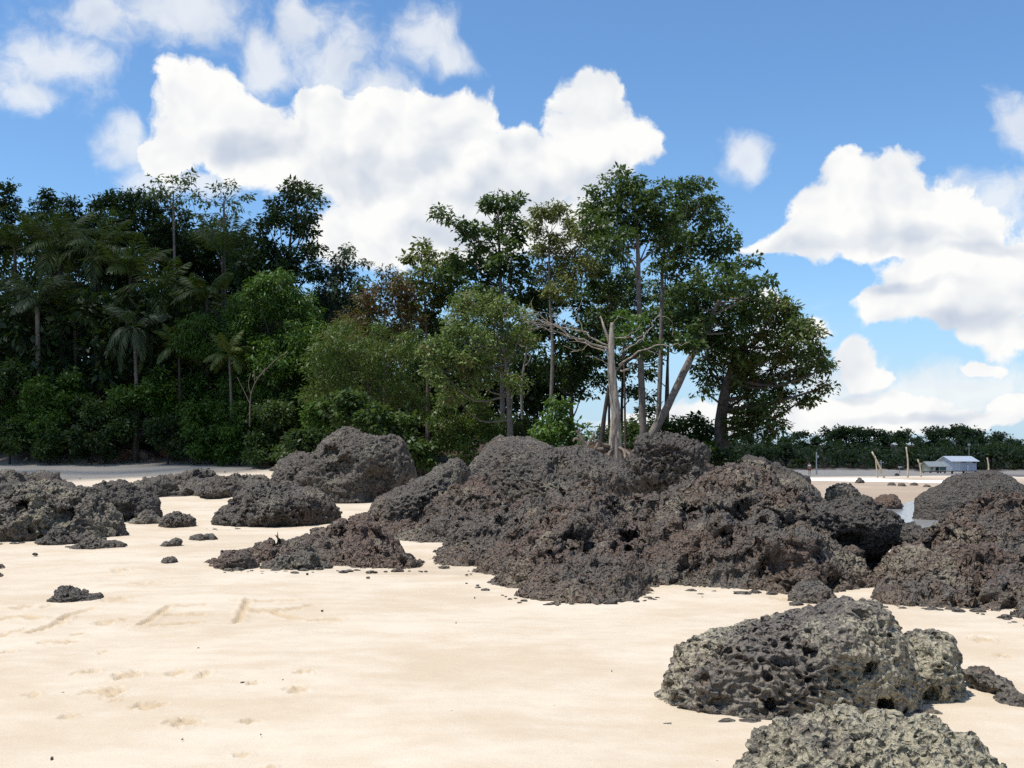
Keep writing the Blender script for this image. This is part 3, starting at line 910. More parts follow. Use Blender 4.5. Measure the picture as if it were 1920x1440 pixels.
rock('low_rock', 'reddish stone cut by the left picture edge, lower of two',
     [(-22, 1086), (-10, 1076), (2, 1078), (5, 1084), (-5, 1090)], 1086, 0.1, 20, ROCK_RUST, 0.6)
# flat rock shelf on the left and distant stones
rock('rock_shelf', 'low dark shelf of rock crossing the upper beach at the far left',
     [(-70, 928), (-40, 915), (20, 908), (80, 906), (140, 926)], 935, 2.5, 48, ROCK, 0.7, lump=0.2)
rock('rock_shelf', 'long flat dark rock shelf on the upper beach behind the small angular rock',
     [(225, 926), (280, 910), (330, 906), (380, 903), (420, 908), (455, 924)], 932, 2.6, 60, ROCK, 0.8, lump=0.22)
rock('rock_shelf', 'right end of the rock shelf, running behind the low grey ridge',
     [(380, 925), (410, 908), (450, 902), (480, 906), (515, 925)], 933, 2.4, 46, ROCK, 0.8, lump=0.22)
rock(B, 'round grey boulder with a knob standing on the far right flat sand',
     [(1550, 940), (1556, 918), (1575, 908), (1598, 912), (1615, 930), (1608, 945), (1570, 946)], 944, 0.6, 40, ROCK_LICHEN, 0.8, lump=0.13)
rock(B, 'round brown boulder beside the tidal water on the right flat sand',
     [(1637, 950), (1645, 935), (1665, 928), (1686, 936), (1688, 952), (1660, 958)], 956, 0.55, 38, ROCK_RUST, 0.8, lump=0.12)
rock('dark_reef', 'low black reef below the big rounded tree, reaching onto the far sand',
     [(1330, 895), (1350, 880), (1385, 871), (1430, 874), (1462, 885), (1512, 893)], 897, 3.5, 60, ROCK_DARK, 1.0, lump=0.15)
rock(B, 'brown rock showing between massive boulder and sloping slab, under the shrubs',
     [(765, 890), (775, 862), (795, 858), (815, 872), (840, 880), (850, 905)], 905, 0.8, 40, ROCK_RUST, 0.9)
rock(B, 'brown round rock in the shrubs right behind the massive rounded boulder',
     [(750, 880), (758, 852), (775, 845), (792, 858), (795, 885)], 890, 0.7, 34, ROCK_RUST, 0.7)
FAR_STONES = [('small dark stone on the far sand nearest the sunlit-toned sand bank', 1612, 906, 15, 10), ('grey lump, leftmost of the row of small far stones', 1672, 911, 16, 6),
              ('grey lump, second of the row of small far stones', 1691, 912, 17, 6), ('grey lump, third of the row of small far stones', 1714, 911, 16, 6),
              ('grey lump, rightmost of the row of small far stones', 1738, 913, 14, 4), ('dark stone far off below the sign post', 1682, 892, 9, 5),
              ('small wedge of rock left of the round grey boulder on the flat', 1546, 943, 16, 8), ('round red brown stone on the upper beach left of the massive boulder', 494, 879, 27, 12),
              ('flat dark stone on the upper beach at the forest edge above the red brown stone', 503, 865, 28, 8), ('grey stone right of the red brown stone on the upper beach', 516, 884, 20, 9)]
for lab, px, py, wd, ht in FAR_STONES:
    rock('stone', lab, [(px - wd / 2, py), (px - wd * .4, py - ht * .7), (px - wd * .05, py - ht), (px + wd * .35, py - ht * .7), (px + wd / 2, py)], py, 0.35 * wd * ground_at(px, py)[1] / F * 1.0, 16,
         ROCK_RUST if 'red' in lab else ROCK, 0.5, lump=0.16, cat='stone')

# pebbles lying on the open sand
PEBBLES = [(118, 1306, 11, 'dark oval pebble alone near the left picture edge'), (455, 1285, 15, 'largest red brown pebble in the middle of the scuffed sand'), (530, 1284, 13, 'flat brown pebble right of the largest pebble'),
           (465, 1243, 6, 'small round pebble above the largest pebble'), (372, 1218, 7, 'small brown pebble left of centre below the scratched letters'), (690, 1085, 8, 'dark pebble right of two below the rust brown outcrop'),
           (576, 1079, 8, 'dark pebble left of two below the rust brown outcrop'), (1147, 1263, 8, 'small dark pebble on bare sand left of the nearest boulder'), (97, 1430, 12, 'elongated dark pebble in the bottom left corner'),
           (604, 1147, 6, 'tiny dark pebble at the right end of the scratched letters'), (1071, 1250, 5, 'tiny grey pebble left of the small dark pebble near the nearest boulder'), (612, 1259, 6, 'tiny brown pebble right of the scuffed sand'),
           (282, 1284, 7, 'tiny pebble in the scuffed sand left of the largest pebble'), (311, 1267, 8, 'tiny pebble on top of the scuffed sand patch'), (244, 1263, 7, 'tiny pebble at the upper left of the scuffed sand patch'),
           (66, 1042, 11, 'thin dark pebble on the smooth sand in front of the left edge boulder'), (890, 1122, 6, 'pebble on sand left of the middle outcrop'), (1295, 1114, 6, 'left pebble of two on sand below the peaked hump of the middle outcrop'),
           (1317, 1121, 5, 'right pebble of two on sand below the peaked hump of the middle outcrop'), (1634, 1327, 5, 'tiny pebble on the sand in front of the nearest boulder'), (342, 1388, 5, 'tiny pebble low in the left foreground'),
           (489, 1384, 6, 'tiny pebble in the lower foreground left of centre'), (353, 1242, 5, 'tiny pebble left of the small round pebble'), (855, 1170, 5, 'lone tiny pebble on bright sand in the middle of the beach')]
s0, f0 = cube_sphere(6)
for i, (px, py, wd, lab) in enumerate(PEBBLES):
    g = ground_at(px, py)
    r = 0.5 * wd * g[1] / F
    k = 1 + 0.18 * fbm(s0.astype(np.float32) * 1.6 + i * 5, 2, i)
    v = s0 * k[:, None] * np.array([1.0, 0.75, 0.55]) * r
    c, s = math.cos(i * 1.3), math.sin(i * 1.3)
    v[:, :2] = np.stack([v[:, 0] * c * 0.4 + v[:, 0] * 0.6, v[:, 1]], 1)
    o = link('pebble', mesh_np('pebble', v, f0, True), ROCK_RUST if i % 3 else ROCK_DARK, None, (g[0], g[1], g[2] + r * 0.35))
    tag(o, lab, 'pebble', 'pebbles on the sand')

# broken bits of rock strewn along the feet of the outcrops
FEET = [((400, 1070), (500, 1074)), ((480, 1074), (620, 1068)), ((620, 1070), (800, 1072)), ((800, 1050), (880, 1078)), ((870, 1090), (1000, 1132)), ((1000, 1134), (1230, 1122)), ((1230, 1104), (1480, 1118)), ((1480, 1138), (1580, 1124)),
        ((380, 1000), (470, 996)), ((-20, 1026), (240, 1022)), ((240, 990), (310, 986)), ((1650, 1140), (1840, 1150)), ((1840, 1150), (1930, 1176)), ((1210, 1362), (1420, 1352)), ((1420, 1350), (1790, 1326))]
rr_ = np.random.default_rng(99)
vs_, fs_, off_ = [], [], 0
s4, f4 = cube_sphere(3)
for (ax, ay), (bx_, by_) in FEET:
    for _ in range(int(abs(bx_ - ax) / 11)):
        t_ = rr_.random()
        px, py = ax + (bx_ - ax) * t_ + rr_.normal() * 6, ay + (by_ - ay) * t_ + abs(rr_.normal()) * 3.0 - 1.0
        g = ground_px(px, py)
        r = (0.012 + 0.05 * rr_.random() ** 3)
        k = 1 + 0.35 * fbm(s4.astype(np.float32) * 1.9 + off_, 2, 7)
        v = s4 * k[:, None] * r * np.array([1.5, 1.2, 0.55])
        vs_.append(v + np.array([g[0], g[1], tz(g[0], g[1]) + r * 0.1]))
        fs_.append(f4 + off_)
        off_ += len(v)
tag(link('rock_rubble', mesh_np('rock_rubble', np.concatenate(vs_), np.concatenate(fs_), True), ROCK), 'small broken bits of dark rock along the feet of the outcrops', None, None, 'stuff')

# ------------------------------------------------------------------ vegetation
LM = {
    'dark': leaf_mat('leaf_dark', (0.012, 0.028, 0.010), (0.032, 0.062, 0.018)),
    'deep': leaf_mat('leaf_deep', (0.024, 0.054, 0.015), (0.070, 0.112, 0.030)),
    'mango': leaf_mat('leaf_mango', (0.028, 0.075, 0.010), (0.075, 0.155, 0.022)),
    'bright': leaf_mat('leaf_bright', (0.045, 0.105, 0.018), (0.095, 0.170, 0.030)),
    'light': leaf_mat('leaf_light', (0.080, 0.130, 0.032), (0.185, 0.245, 0.070), (0.14, 0.105, 0.05), 0.07),
    'olive': leaf_mat('leaf_olive', (0.095, 0.115, 0.032), (0.195, 0.205, 0.066)),
    'yellow': leaf_mat('leaf_yellowgreen', (0.065, 0.090, 0.018), (0.145, 0.165, 0.038), (0.15, 0.10, 0.03), 0.08),
    'red': leaf_mat('leaf_redbrown', (0.040, 0.050, 0.016), (0.085, 0.060, 0.025), (0.11, 0.045, 0.022), 0.55),
    'mixed': leaf_mat('leaf_mixed', (0.042, 0.076, 0.016), (0.115, 0.148, 0.034), (0.15, 0.07, 0.025), 0.08),
    'bamboo': leaf_mat('leaf_bamboo', (0.042, 0.084, 0.014), (0.105, 0.155, 0.032), (0.10, 0.08, 0.03), 0.08),
    'blue': leaf_mat('leaf_bluish', (0.030, 0.050, 0.034), (0.065, 0.090, 0.058)),
    'palm': leaf_mat('leaf_palm', (0.030, 0.055, 0.012), (0.080, 0.110, 0.022)),
    'palm_yellow': leaf_mat('leaf_palm_yellow', (0.11, 0.095, 0.022), (0.19, 0.15, 0.03)),
    'palm_grey': leaf_mat('leaf_palm_grey', (0.030, 0.050, 0.022), (0.070, 0.092, 0.042)),
    'palm_bright': leaf_mat('leaf_palm_bright', (0.07, 0.11, 0.02), (0.13, 0.15, 0.03)),
    'far': leaf_mat('leaf_far', (0.022, 0.042, 0.018), (0.050, 0.078, 0.030)),
    'far_light': leaf_mat('leaf_far_light', (0.040, 0.065, 0.022), (0.080, 0.105, 0.036)),
    'grass': leaf_mat('leaf_grass', (0.030, 0.055, 0.014), (0.070, 0.090, 0.025)),
}


def unit(v):
    return v / (np.linalg.norm(v, axis=-1, keepdims=True) + 1e-9)


def leaf_arrays(pos, d, nrm, L, W, fold=0.12):
    """rhombic leaves: base, two shoulders, tip"""
    d = unit(d)
    side = unit(np.cross(d, nrm))
    up = np.cross(side, d)
    L, W = L[:, None], W[:, None]
    a = pos
    b = pos + d * L * 0.45 + side * W * 0.5 + up * W * fold
    c = pos + d * L - up * L * 0.08
    e = pos + d * L * 0.45 - side * W * 0.5 + up * W * fold
    v = np.stack([a, b, c, e], 1).reshape(-1, 3)
    f = np.arange(len(pos) * 4).reshape(-1, 4)
    return v, f


def clump_leaves(centres, radii, per, L, W, droop=0.3, rng=RNG, flat=0.6):
    n = len(centres)
    cc = np.repeat(centres, per, 0)
    rr = np.repeat(radii, per)
    o = unit(rng.normal(size=(n * per, 3)))
    rad = rng.random(n * per) ** 0.5
    off = o * (rad * rr)[:, None] * np.array([1, 1, flat])
    d = unit(o * np.array([1, 1, 0.6]) + rng.normal(size=o.shape) * 0.45 + np.array([0, 0, -droop]))
    nr = unit(rng.normal(size=o.shape) * 0.55 + np.array([0, 0, 1.0]) + o * 0.3)
    k_ = rng.uniform(0.5, 1.45, n * per)
    ln = L * k_
    wd = W * k_ * rng.uniform(0.75, 1.2, n * per)
    return leaf_arrays(cc + off, d, nr, ln, wd)


def lobes_world(lobes, D, spread, rng):
    out = []
    for lb in lobes:
        px, py, r = lb[:3]
        dd = lb[3] if len(lb) > 3 else rng.uniform(-1, 1) * spread
        rw = r * D / F
        out.append((P(px, py, D + dd), rw))
    return out


def tree(name, label, D, trunk_px, w_px, lobes, leaf='dark', L=0.22, W=0.11, dens=1.0, clump=0.42, bark=BARK, spread=1.2,
         per=30, droop=0.3, cat='tree', group=None, twig=0.5, flat=0.6, crown_name='crown', seed=0, shell=0.35, limb=0.22):
    rng = np.random.default_rng(1000 + seed + int(trunk_px[0][0] * 7 + D * 13))
    bx, by = trunk_px[0]
    b0 = P(bx, by, D)
    gz = tz(b0[0], b0[1])
    base = np.array([b0[0], b0[1], gz])
    rt = root(name, base, label, cat, group)
    path = [P(x, y, D) for x, y in trunk_px]
    if path[0][2] > gz - 0.1:
        path = [np.array([path[0][0], D, gz - 0.15])] + path
    path = smooth_path(path, 4)
    r0 = 0.5 * w_px * D / F
    m = len(path)
    rad = [r0 * (1.25 if i == 0 else 1.0) * (1 - 0.72 * i / (m - 1)) for i in range(m)]
    mb = MB()
    mb.tube(path, rad, 8, 0.08)
    lw = lobes_world(lobes, D, spread, rng)
    cents, rads = [], []
    for c, r in lw:
        # limb from the trunk up to the lobe
        cand = [i for i in range(m) if path[i][2] < c[2] - 0.25 * r]
        i = cand[-1] if cand else m // 2
        i = max(i - int(rng.integers(0, 3)), m // 3)
        a = path[i]
        mid = a * 0.5 + c * 0.5 + np.array([0, 0, -0.12 * np.linalg.norm(c - a)]) + rng.normal(size=3) * 0.08 * np.linalg.norm(c - a)
        lr = max(0.018, min(rad[i] * 0.6, r0 * limb + 0.02 * r))
        pp = smooth_path([a, mid, c], 3)
        mb.tube(pp, [lr * (1 - 0.7 * k / (len(pp) - 1)) for k in range(len(pp))], 5)
        n = max(3, int(dens * 6.2 * (r / clump) ** 1.75))
        o = unit(rng.normal(size=(n, 3)))
        u = shell + (1 - shell) * rng.random(n) ** 0.6
        cc = c + o * (u * r)[:, None] * np.array([1.0, 1.0, 0.85])
        cents.append(cc)
        rads.append(clump * rng.uniform(0.6, 1.2, n))
        for k in range(int(n * twig)):
            t = cc[k]
            md = (c + t) * 0.5 + rng.normal(size=3) * 0.1 * r
            mb.tube([c, md, t], [lr * 0.32, lr * 0.2, lr * 0.08], 3)
    for part in mb.v[:0]:
        pass
    mb.v = [tuple(np.array(v) - base) for v in mb.v]
    mb.build('trunk' if cat == 'tree' else 'stem', bark, rt, smooth=True)
    v, f = clump_leaves(np.concatenate(cents), np.concatenate(rads), int(per * 1.25), L * 0.88, W * 0.88, droop, rng, flat)
    link(crown_name, mesh_np(crown_name, v - base, f, False), LM[leaf], rt)
    return rt


# --- the trees of the point
tree('tall_tree', 'tall dark tree with a straight bare trunk, highest crown on the point', 45, [(1207, 835), (1202, 700), (1198, 560), (1195, 440), (1190, 380)], 17,
     [(1160, 350, 42), (1190, 400, 58), (1140, 405, 48), (1225, 430, 50), (1150, 455, 42), (1112, 372, 24), (1168, 328, 17), (1230, 372, 34), (1255, 420, 36), (1185, 355, 30), (1110, 420, 24)], 'deep', 0.22, 0.12, 0.74, 0.38, BARK_GREY)
tree('tall_tree', 'tall tree with thin pale trunk, right crown of the twin tall trees', 47.5, [(1232, 830), (1238, 700), (1241, 560), (1243, 480), (1262, 400)], 12,
     [(1285, 372, 44), (1312, 392, 42), (1262, 440, 46), (1332, 440, 42), (1290, 470, 46), (1250, 500, 34), (1352, 480, 34), (1338, 368, 20), (1290, 345, 22), (1372, 452, 18), (1322, 350, 14), (1350, 405, 20), (1365, 510, 22)], 'deep', 0.22, 0.12, 0.74, 0.38, BARK_GREY)
tree('leaning_tree', 'tree whose thick grey trunk leans steeply right from the trunk foot', 44, [(1216, 828), (1250, 765), (1290, 682), (1312, 640), (1340, 580), (1362, 540)], 20,
     [(1340, 530, 42), (1380, 540, 34), (1418, 524, 22), (1322, 580, 44), (1370, 590, 38), (1300, 545, 34), (1402, 490, 20), (1290, 600, 34), (1345, 640, 34), (1432, 530, 16), (1300, 650, 24), (1400, 560, 26), (1410, 590, 26), (1380, 620, 28), (1310, 610, 26), (1440, 565, 16)], 'deep', 0.24, 0.13, 0.8, 0.40, BARK_GREY)
tree('round_tree', 'broad rounded tree with red tinged leaves at the right tip of the point', 46, [(1356, 852), (1352, 790), (1366, 710), (1400, 630)], 36,
     [(1440, 602, 54), (1490, 640, 54), (1400, 660, 54), (1352, 655, 40), (1330, 692, 32), (1450, 690, 62), (1520, 690, 38), (1405, 740, 52), (1430, 772, 48), (1470, 588, 30), (1538, 728, 18), (1322, 735, 16), (1548, 690, 18), (1502, 612, 26),
      (1456, 562, 18), (1380, 705, 52), (1395, 800, 36), (1440, 800, 30), (1515, 742, 22), (1480, 745, 22), (1535, 660, 22)], 'mixed', 0.22, 0.10, 1.0, 0.38, BARK, twig=0.35)
tree('branching_tree', 'dark tree with long flat upper branches reaching left, behind the light green tree', 52, [(942, 800), (941, 650), (938, 520), (934, 395)], 13,
     [(930, 392, 28), (960, 430, 38), (902, 440, 34), (866, 424, 20), (838, 410, 13), (822, 398, 9), (945, 482, 44), (884, 492, 44), (852, 512, 32), (984, 505, 34), (930, 552, 52), (880, 562, 40), (992, 562, 34), (966, 388, 17), (905, 385, 14), (945, 372, 12), (975, 372, 9)],
     'deep', 0.26, 0.14, 0.85, 0.42, BARK_GREY)
tree('sparse_tree', 'thin olive tree with open branching between the two dark crowns', 49, [(1032, 800), (1036, 650), (1031, 560), (1029, 440)], 10,
     [(1018, 402, 22), (1050, 400, 20), (1000, 432, 18), (1092, 440, 24), (1112, 402, 24), (1062, 482, 24), (1092, 482, 22), (1030, 512, 28), (1040, 388, 12), (1008, 405, 15), (1125, 450, 20), (1075, 420, 18), (1045, 450, 24), (1075, 515, 26), (1010, 470, 22), (1105, 500, 24), (1050, 545, 28)], 'olive', 0.19, 0.09, 1.25, 0.34, BARK_GREY, twig=0.9)
tree('light_tree', 'light green spreading tree in front of the dark trees, left of centre', 42, [(956, 810), (952, 720), (944, 650)], 15,
     [(900, 590, 48), (850, 602, 34), (950, 590, 38), (820, 652, 36), (880, 650, 54), (940, 660, 48), (980, 640, 28), (830, 700, 38), (890, 712, 38), (962, 720, 26), (852, 742, 28), (872, 562, 24), (920, 562, 26), (985, 605, 18)], 'light', 0.155, 0.08, 1.1, 0.34, BARK_GREY)
tree('yellow_green_tree', 'yellow green tree standing behind the reddish tree', 54, [(802, 810), (801, 650), (792, 500)], 12,
     [(785, 482, 28), (802, 522, 38), (762, 542, 32), (842, 542, 38), (852, 492, 28), (822, 572, 38), (770, 582, 28), (790, 462, 16), (832, 505, 24), (815, 600, 30)], 'yellow', 0.24, 0.13, 0.85, 0.42)
tree('reddish_tree', 'tree with rusty red brown foliage in the middle of the wood', 51, [(722, 830), (722, 700), (722, 610)], 14,
     [(700, 562, 34), (740, 545, 38), (662, 592, 28), (770, 592, 34), (722, 612, 44), (690, 625, 34), (730, 510, 20), (760, 560, 26), (680, 560, 22)], 'red', 0.20, 0.08, 1.0, 0.40)
tree('bamboo_thicket', 'brownish green feathery bamboo clump below the reddish tree', 47, [(690, 850), (690, 760), (690, 690)], 9,
     [(620, 642, 40), (680, 662, 50), (740, 672, 46), (640, 712, 46), (710, 732, 50), (770, 722, 32), (600, 692, 36), (760, 642, 32), (590, 740, 28), (800, 760, 30), (650, 610, 24), (700, 625, 28)], 'bamboo', 0.26, 0.045, 1.25, 0.42, droop=0.5, cat='bamboo')
tree('mango_tree', 'dense bright green mango tree in front of the dark forest', 60.5, [(520, 830), (518, 740), (512, 650)], 20,
     [(510, 542, 48), (462, 582, 42), (560, 572, 38), (502, 612, 58), (432, 632, 38), (570, 632, 42), (372, 612, 32), (522, 672, 52), (350, 642, 32), (462, 682, 34), (592, 592, 22), (395, 655, 28), (550, 690, 34), (480, 545, 30), (500, 720, 40), (440, 720, 34), (560, 735, 36)], 'mango', 0.30, 0.085, 1.3, 0.46, droop=0.6, twig=0.3, bark=BARK_DARK)
tree('blue_green_tree', 'fine leaved grey green tree against the sky right of the tallest forest tree', 66, [(632, 760), (629, 620), (630, 490)], 11,
     [(640, 492, 28), (612, 522, 28), (660, 522, 24), (632, 552, 42), (602, 572, 28), (668, 572, 28), (592, 492, 11), (682, 492, 9), (650, 470, 14), (640, 600, 40), (675, 540, 16), (610, 600, 30)], 'blue', 0.26, 0.12, 0.75, 0.42, BARK_DARK)
tree('crown_tree', 'tall dark tree with ragged tiers of leaves against the cloud, right end of the forest', 66, [(542, 780), (537, 560), (546, 430)], 14,
     [(560, 372, 32), (522, 392, 26), (586, 402, 14), (552, 420, 32), (502, 422, 26), (576, 432, 16), (570, 470, 22), (592, 466, 12), (522, 482, 38), (542, 512, 34), (482, 462, 32), (502, 532, 44), (548, 352, 16), (578, 358, 14), (595, 375, 10), (465, 500, 36), (590, 510, 20)], 'dark', 0.30, 0.16, 0.9, 0.48, BARK_DARK)
tree('sparse_leaf_tree', 'thin tree with sparse large leaves on top of the forest, taller of the two', 68, [(332, 700), (326, 440), (325, 362)], 8,
     [(292, 335, 8), (300, 348, 10), (345, 333, 9), (325, 338, 9), (358, 328, 7), (312, 362, 12), (340, 352, 10), (330, 372, 12), (288, 362, 8), (355, 345, 8)], 'light', 0.36, 0.15, 0.8, 0.42, BARK_GREY, per=9, twig=1.0)
tree('sparse_leaf_tree', 'thin tree with sparse large leaves on top of the forest, wider of the two', 68.5, [(422, 700), (420, 420), (420, 375)], 8,
     [(370, 362, 11), (400, 348, 9), (432, 343, 9), (452, 370, 11), (390, 380, 14), (430, 385, 14), (466, 368, 7), (415, 408, 18), (380, 400, 12), (445, 395, 12), (415, 362, 9), (440, 355, 7), (360, 375, 8)], 'light', 0.34, 0.15, 0.8, 0.42, BARK_GREY, per=9, twig=1.0)
tree('forest_tree', 'wide dark flat topped tree on the forest skyline below the sparse leaved trees', 73, [(255, 780), (252, 560), (250, 440)], 14,
     [(192, 386, 28), (240, 378, 30), (290, 382, 30), (222, 420, 44), (272, 430, 44), (322, 420, 40), (172, 420, 28), (262, 366, 16), (200, 460, 40), (300, 470, 44), (205, 372, 14)], 'dark', 0.32, 0.16, 1.0, 0.5, BARK_DARK)
tree('forest_tree', 'dark twin topped tree on the skyline, second from the left picture edge', 73, [(100, 780), (100, 560), (98, 440)], 14,
     [(85, 382, 23), (122, 392, 21), (72, 420, 34), (122, 430, 34), (92, 366, 12), (140, 378, 9), (90, 460, 40), (145, 420, 20), (130, 470, 36)], 'dark', 0.32, 0.16, 1.0, 0.5, BARK_DARK)
tree('forest_tree', 'dark rounded tree cut by the left picture edge on the skyline', 69, [(-15, 780), (-12, 560), (-8, 440)], 15,
     [(10, 372, 22), (-20, 380, 34), (22, 400, 18), (0, 440, 38), (-60, 420, 44), (-30, 470, 40), (15, 350, 10)], 'dark', 0.32, 0.16, 1.0, 0.5, BARK_DARK)
tree('forest_tree', 'dark tree filling behind the wider sparse leaved tree', 75, [(412, 780), (412, 600), (410, 500)], 13,
     [(400, 442, 36), (452, 472, 42), (372, 482, 42), (422, 532, 52), (342, 472, 42), (460, 530, 44), (360, 540, 46)], 'dark', 0.32, 0.16, 1.0, 0.5, BARK_DARK)
tree('forest_tree', 'dark tree behind the bare white trunk, under the olive tree', 53, [(1072, 810), (1070, 720), (1066, 650)], 12,
     [(1040, 582, 36), (1090, 562, 36), (1060, 642, 42), (1100, 642, 36), (1012, 622, 30), (1130, 602, 30), (1092, 692, 34), (1040, 690, 32), (1150, 545, 34), (1130, 522, 26), (1010, 560, 28), (1090, 730, 22)], 'deep', 0.25, 0.13, 0.9, 0.42)
tree('young_tree', 'small bright green tree just behind the top of the dead white trunk', 42, [(1172, 830), (1171, 720), (1168, 650)], 6,
     [(1165, 600, 22), (1150, 642, 18), (1190, 642, 20), (1180, 620, 16), (1195, 600, 10)], 'bright', 0.20, 0.10, 0.9, 0.32)
tree('young_tree', 'mid green tree below the tallest crown, left of its bare trunk', 51, [(1142, 820), (1143, 680), (1145, 540)], 7,
     [(1130, 502, 26), (1162, 532, 26), (1150, 472, 22), (1120, 540, 22), (1165, 490, 16)], 'deep', 0.22, 0.11, 0.9, 0.38)
tree('young_tree', 'dark slim tree between the straight trunk and the leaning trunk', 50, [(1252, 822), (1252, 700), (1252, 620)], 9,
     [(1260, 562, 26), (1250, 622, 30), (1222, 662, 22), (1282, 642, 22), (1228, 592, 22), (1212, 738, 14), (1270, 600, 22), (1215, 700, 18)], 'deep', 0.24, 0.12, 0.75, 0.38)
tree('slim_tree', 'slender pale trunked tree beside the light green tree', 45, [(981, 812), (978, 730), (988, 650), (992, 600)], 8,
     [(990, 590, 16), (1000, 640, 14), (975, 620, 14)], 'light', 0.18, 0.09, 0.8, 0.32, BARK_GREY)
tree('slim_tree', 'slender dark trunk standing between the leaning trunk and the round tree', 52, [(1247, 815), (1250, 730), (1253, 650), (1256, 600)], 9,
     [(1262, 590, 18), (1250, 560, 18)], 'deep', 0.22, 0.11, 0.7, 0.36, BARK_DARK)


tree('leafy_tree', 'leafy dark tree filling the gaps behind the straight trunk and dead tree', 55, [(1165, 815), (1167, 720), (1170, 640)], 9,
     [(1112, 602, 32), (1150, 622, 30), (1182, 582, 26), (1122, 662, 30), (1158, 682, 24), (1185, 735, 20), (1215, 765, 16), (1202, 650, 24), (1230, 545, 26), (1210, 602, 24), (1275, 548, 26), (1180, 520, 24), (1100, 690, 24), (1285, 590, 22), (1175, 700, 18), (1140, 575, 28), (1195, 550, 24), (1250, 590, 26), (1225, 640, 22), (1265, 640, 20), (1130, 710, 20), (1300, 620, 20)], 'deep', 0.24, 0.12, 1.1, 0.42, BARK_DARK)


# --- shrubs
def shrub(label, D, lobes, leaf, L=0.2, W=0.11, dens=1.0, clump=0.32, name='shrub', per=28, droop=0.3, spread=0.7):
    xs = [l[0] for l in lobes]
    bx = sum(xs) / len(xs)
    by = max(l[1] + l[2] * 0.6 for l in lobes)
    return tree(name, label, D, [(bx, by), (bx + 2, by - 0.45 * (by - min(l[1] for l in lobes)))], 5, lobes, leaf, L, W, dens, clump, BARK_DARK, spread, per, droop, 'shrub', 'shrubs along the forest edge', 0.25, 0.7, 'foliage')


shrub('broad leaved dark green shrub hanging over the massive rounded boulder', 43.5, [(650, 772, 32), (700, 792, 40), (750, 802, 34), (690, 832, 34), (770, 832, 28), (622, 762, 24), (735, 842, 34), (660, 740, 22), (790, 850, 26)], 'deep', 0.24, 0.15, 1.1)
shrub('brownish green shrub between the bamboo and the light green tree', 43, [(840, 782, 38), (890, 792, 38), (900, 752, 24), (850, 822, 34), (920, 822, 28), (815, 840, 26), (870, 845, 28)], 'bamboo', 0.18, 0.08, 1.0)
shrub('bright leafy shrub left of the dead tree roots', 39.5, [(1050, 782, 30), (1030, 812, 30), (1070, 812, 26), (1012, 825, 26), (1092, 832, 20), (1045, 758, 16)], 'bright', 0.22, 0.12, 0.9)
shrub('dark grassy shrub under the pale slender trunk', 44, [(945, 805, 26), (980, 805, 28), (1000, 820, 22), (960, 830, 24), (925, 820, 22)], 'grass', 0.34, 0.04, 1.1, droop=-0.4)
shrub('dark hedge of shrub behind the foot of the straight trunk', 47, [(1180, 812, 22), (1205, 815, 20), (1165, 830, 22), (1130, 818, 20), (1190, 795, 16), (1215, 800, 18), (1115, 835, 18)], 'deep', 0.2, 0.1, 1.1)
shrub('dark green shrub behind the perched block, right of the leaning trunk', 47.5, [(1240, 808, 20), (1282, 806, 24), (1320, 812, 20), (1300, 830, 24), (1265, 828, 22), (1338, 832, 20), (1260, 795, 16), (1300, 790, 18), (1335, 805, 16)], 'deep', 0.2, 0.12, 1.1)
shrub('low dark shrub at the foot of the broad rounded tree', 44, [(1330, 845, 20), (1355, 855, 18), (1305, 848, 16), (1375, 862, 14)], 'dark', 0.2, 0.1, 1.1)
EDGE = [('dark shrub cut by the left picture edge', 61.5, -15, 715, 55, 'deep'), ('rounded bright shrub, second from the left along the forest edge', 61, 75, 760, 52, 'mango'),
        ('tall pale green topped shrub left of the bare trunks', 62.5, 130, 735, 48, 'mango'), ('dark spreading shrub below the bare trunks', 61, 195, 770, 50, 'deep'),
        ('glossy shrub above the stub of the dead palm', 61.5, 262, 740, 46, 'mango'), ('feathery green shrub below the grey palm', 62, 325, 735, 50, 'mango'),
        ('light green shrub under the small bright palm', 60.5, 405, 770, 46, 'mango'), ('yellow green shrub right of the small bright palm', 60, 455, 775, 42, 'bright'),
        ('dark shrub below the mango tree', 58.5, 520, 775, 48, 'deep'), ('rounded shrub at the left of the broad leaved shrub', 55, 590, 780, 46, 'mango'),
        ('low shrub at the beach edge far left', 60.2, 25, 815, 38, 'deep'), ('low dark shrub near the pale driftwood stick', 60.2, 105, 820, 38, 'deep'),
        ('low leafy shrub just left of the dead palm stub', 60, 180, 825, 36, 'dark'), ('low shrub right of the dead palm stub', 60, 300, 815, 36, 'dark'),
        ('low green shrub above the scattered driftwood', 59.6, 360, 820, 34, 'mango'), ('low yellowish palmlike shrub near the beach edge', 59.4, 440, 825, 36, 'mango'),
        ('low shrub at the beach edge left of the massive rounded boulder', 57.5, 500, 830, 34, 'deep'), ('low dark shrub tucked behind the massive rounded boulder', 52, 560, 830, 36, 'dark')]
for lab, D, x, y, r, leaf in EDGE:
    rg = np.random.default_rng(int(x) + 500)
    lb = [(x, y, r * 0.62)] + [(x + r * rg.uniform(-1, 1), y + r * rg.uniform(-0.55, 0.85), r * rg.uniform(0.38, 0.6)) for _ in range(7)]
    shrub(lab, D, lb, leaf, 0.24, 0.11, 1.1, 0.36, spread=0.9)


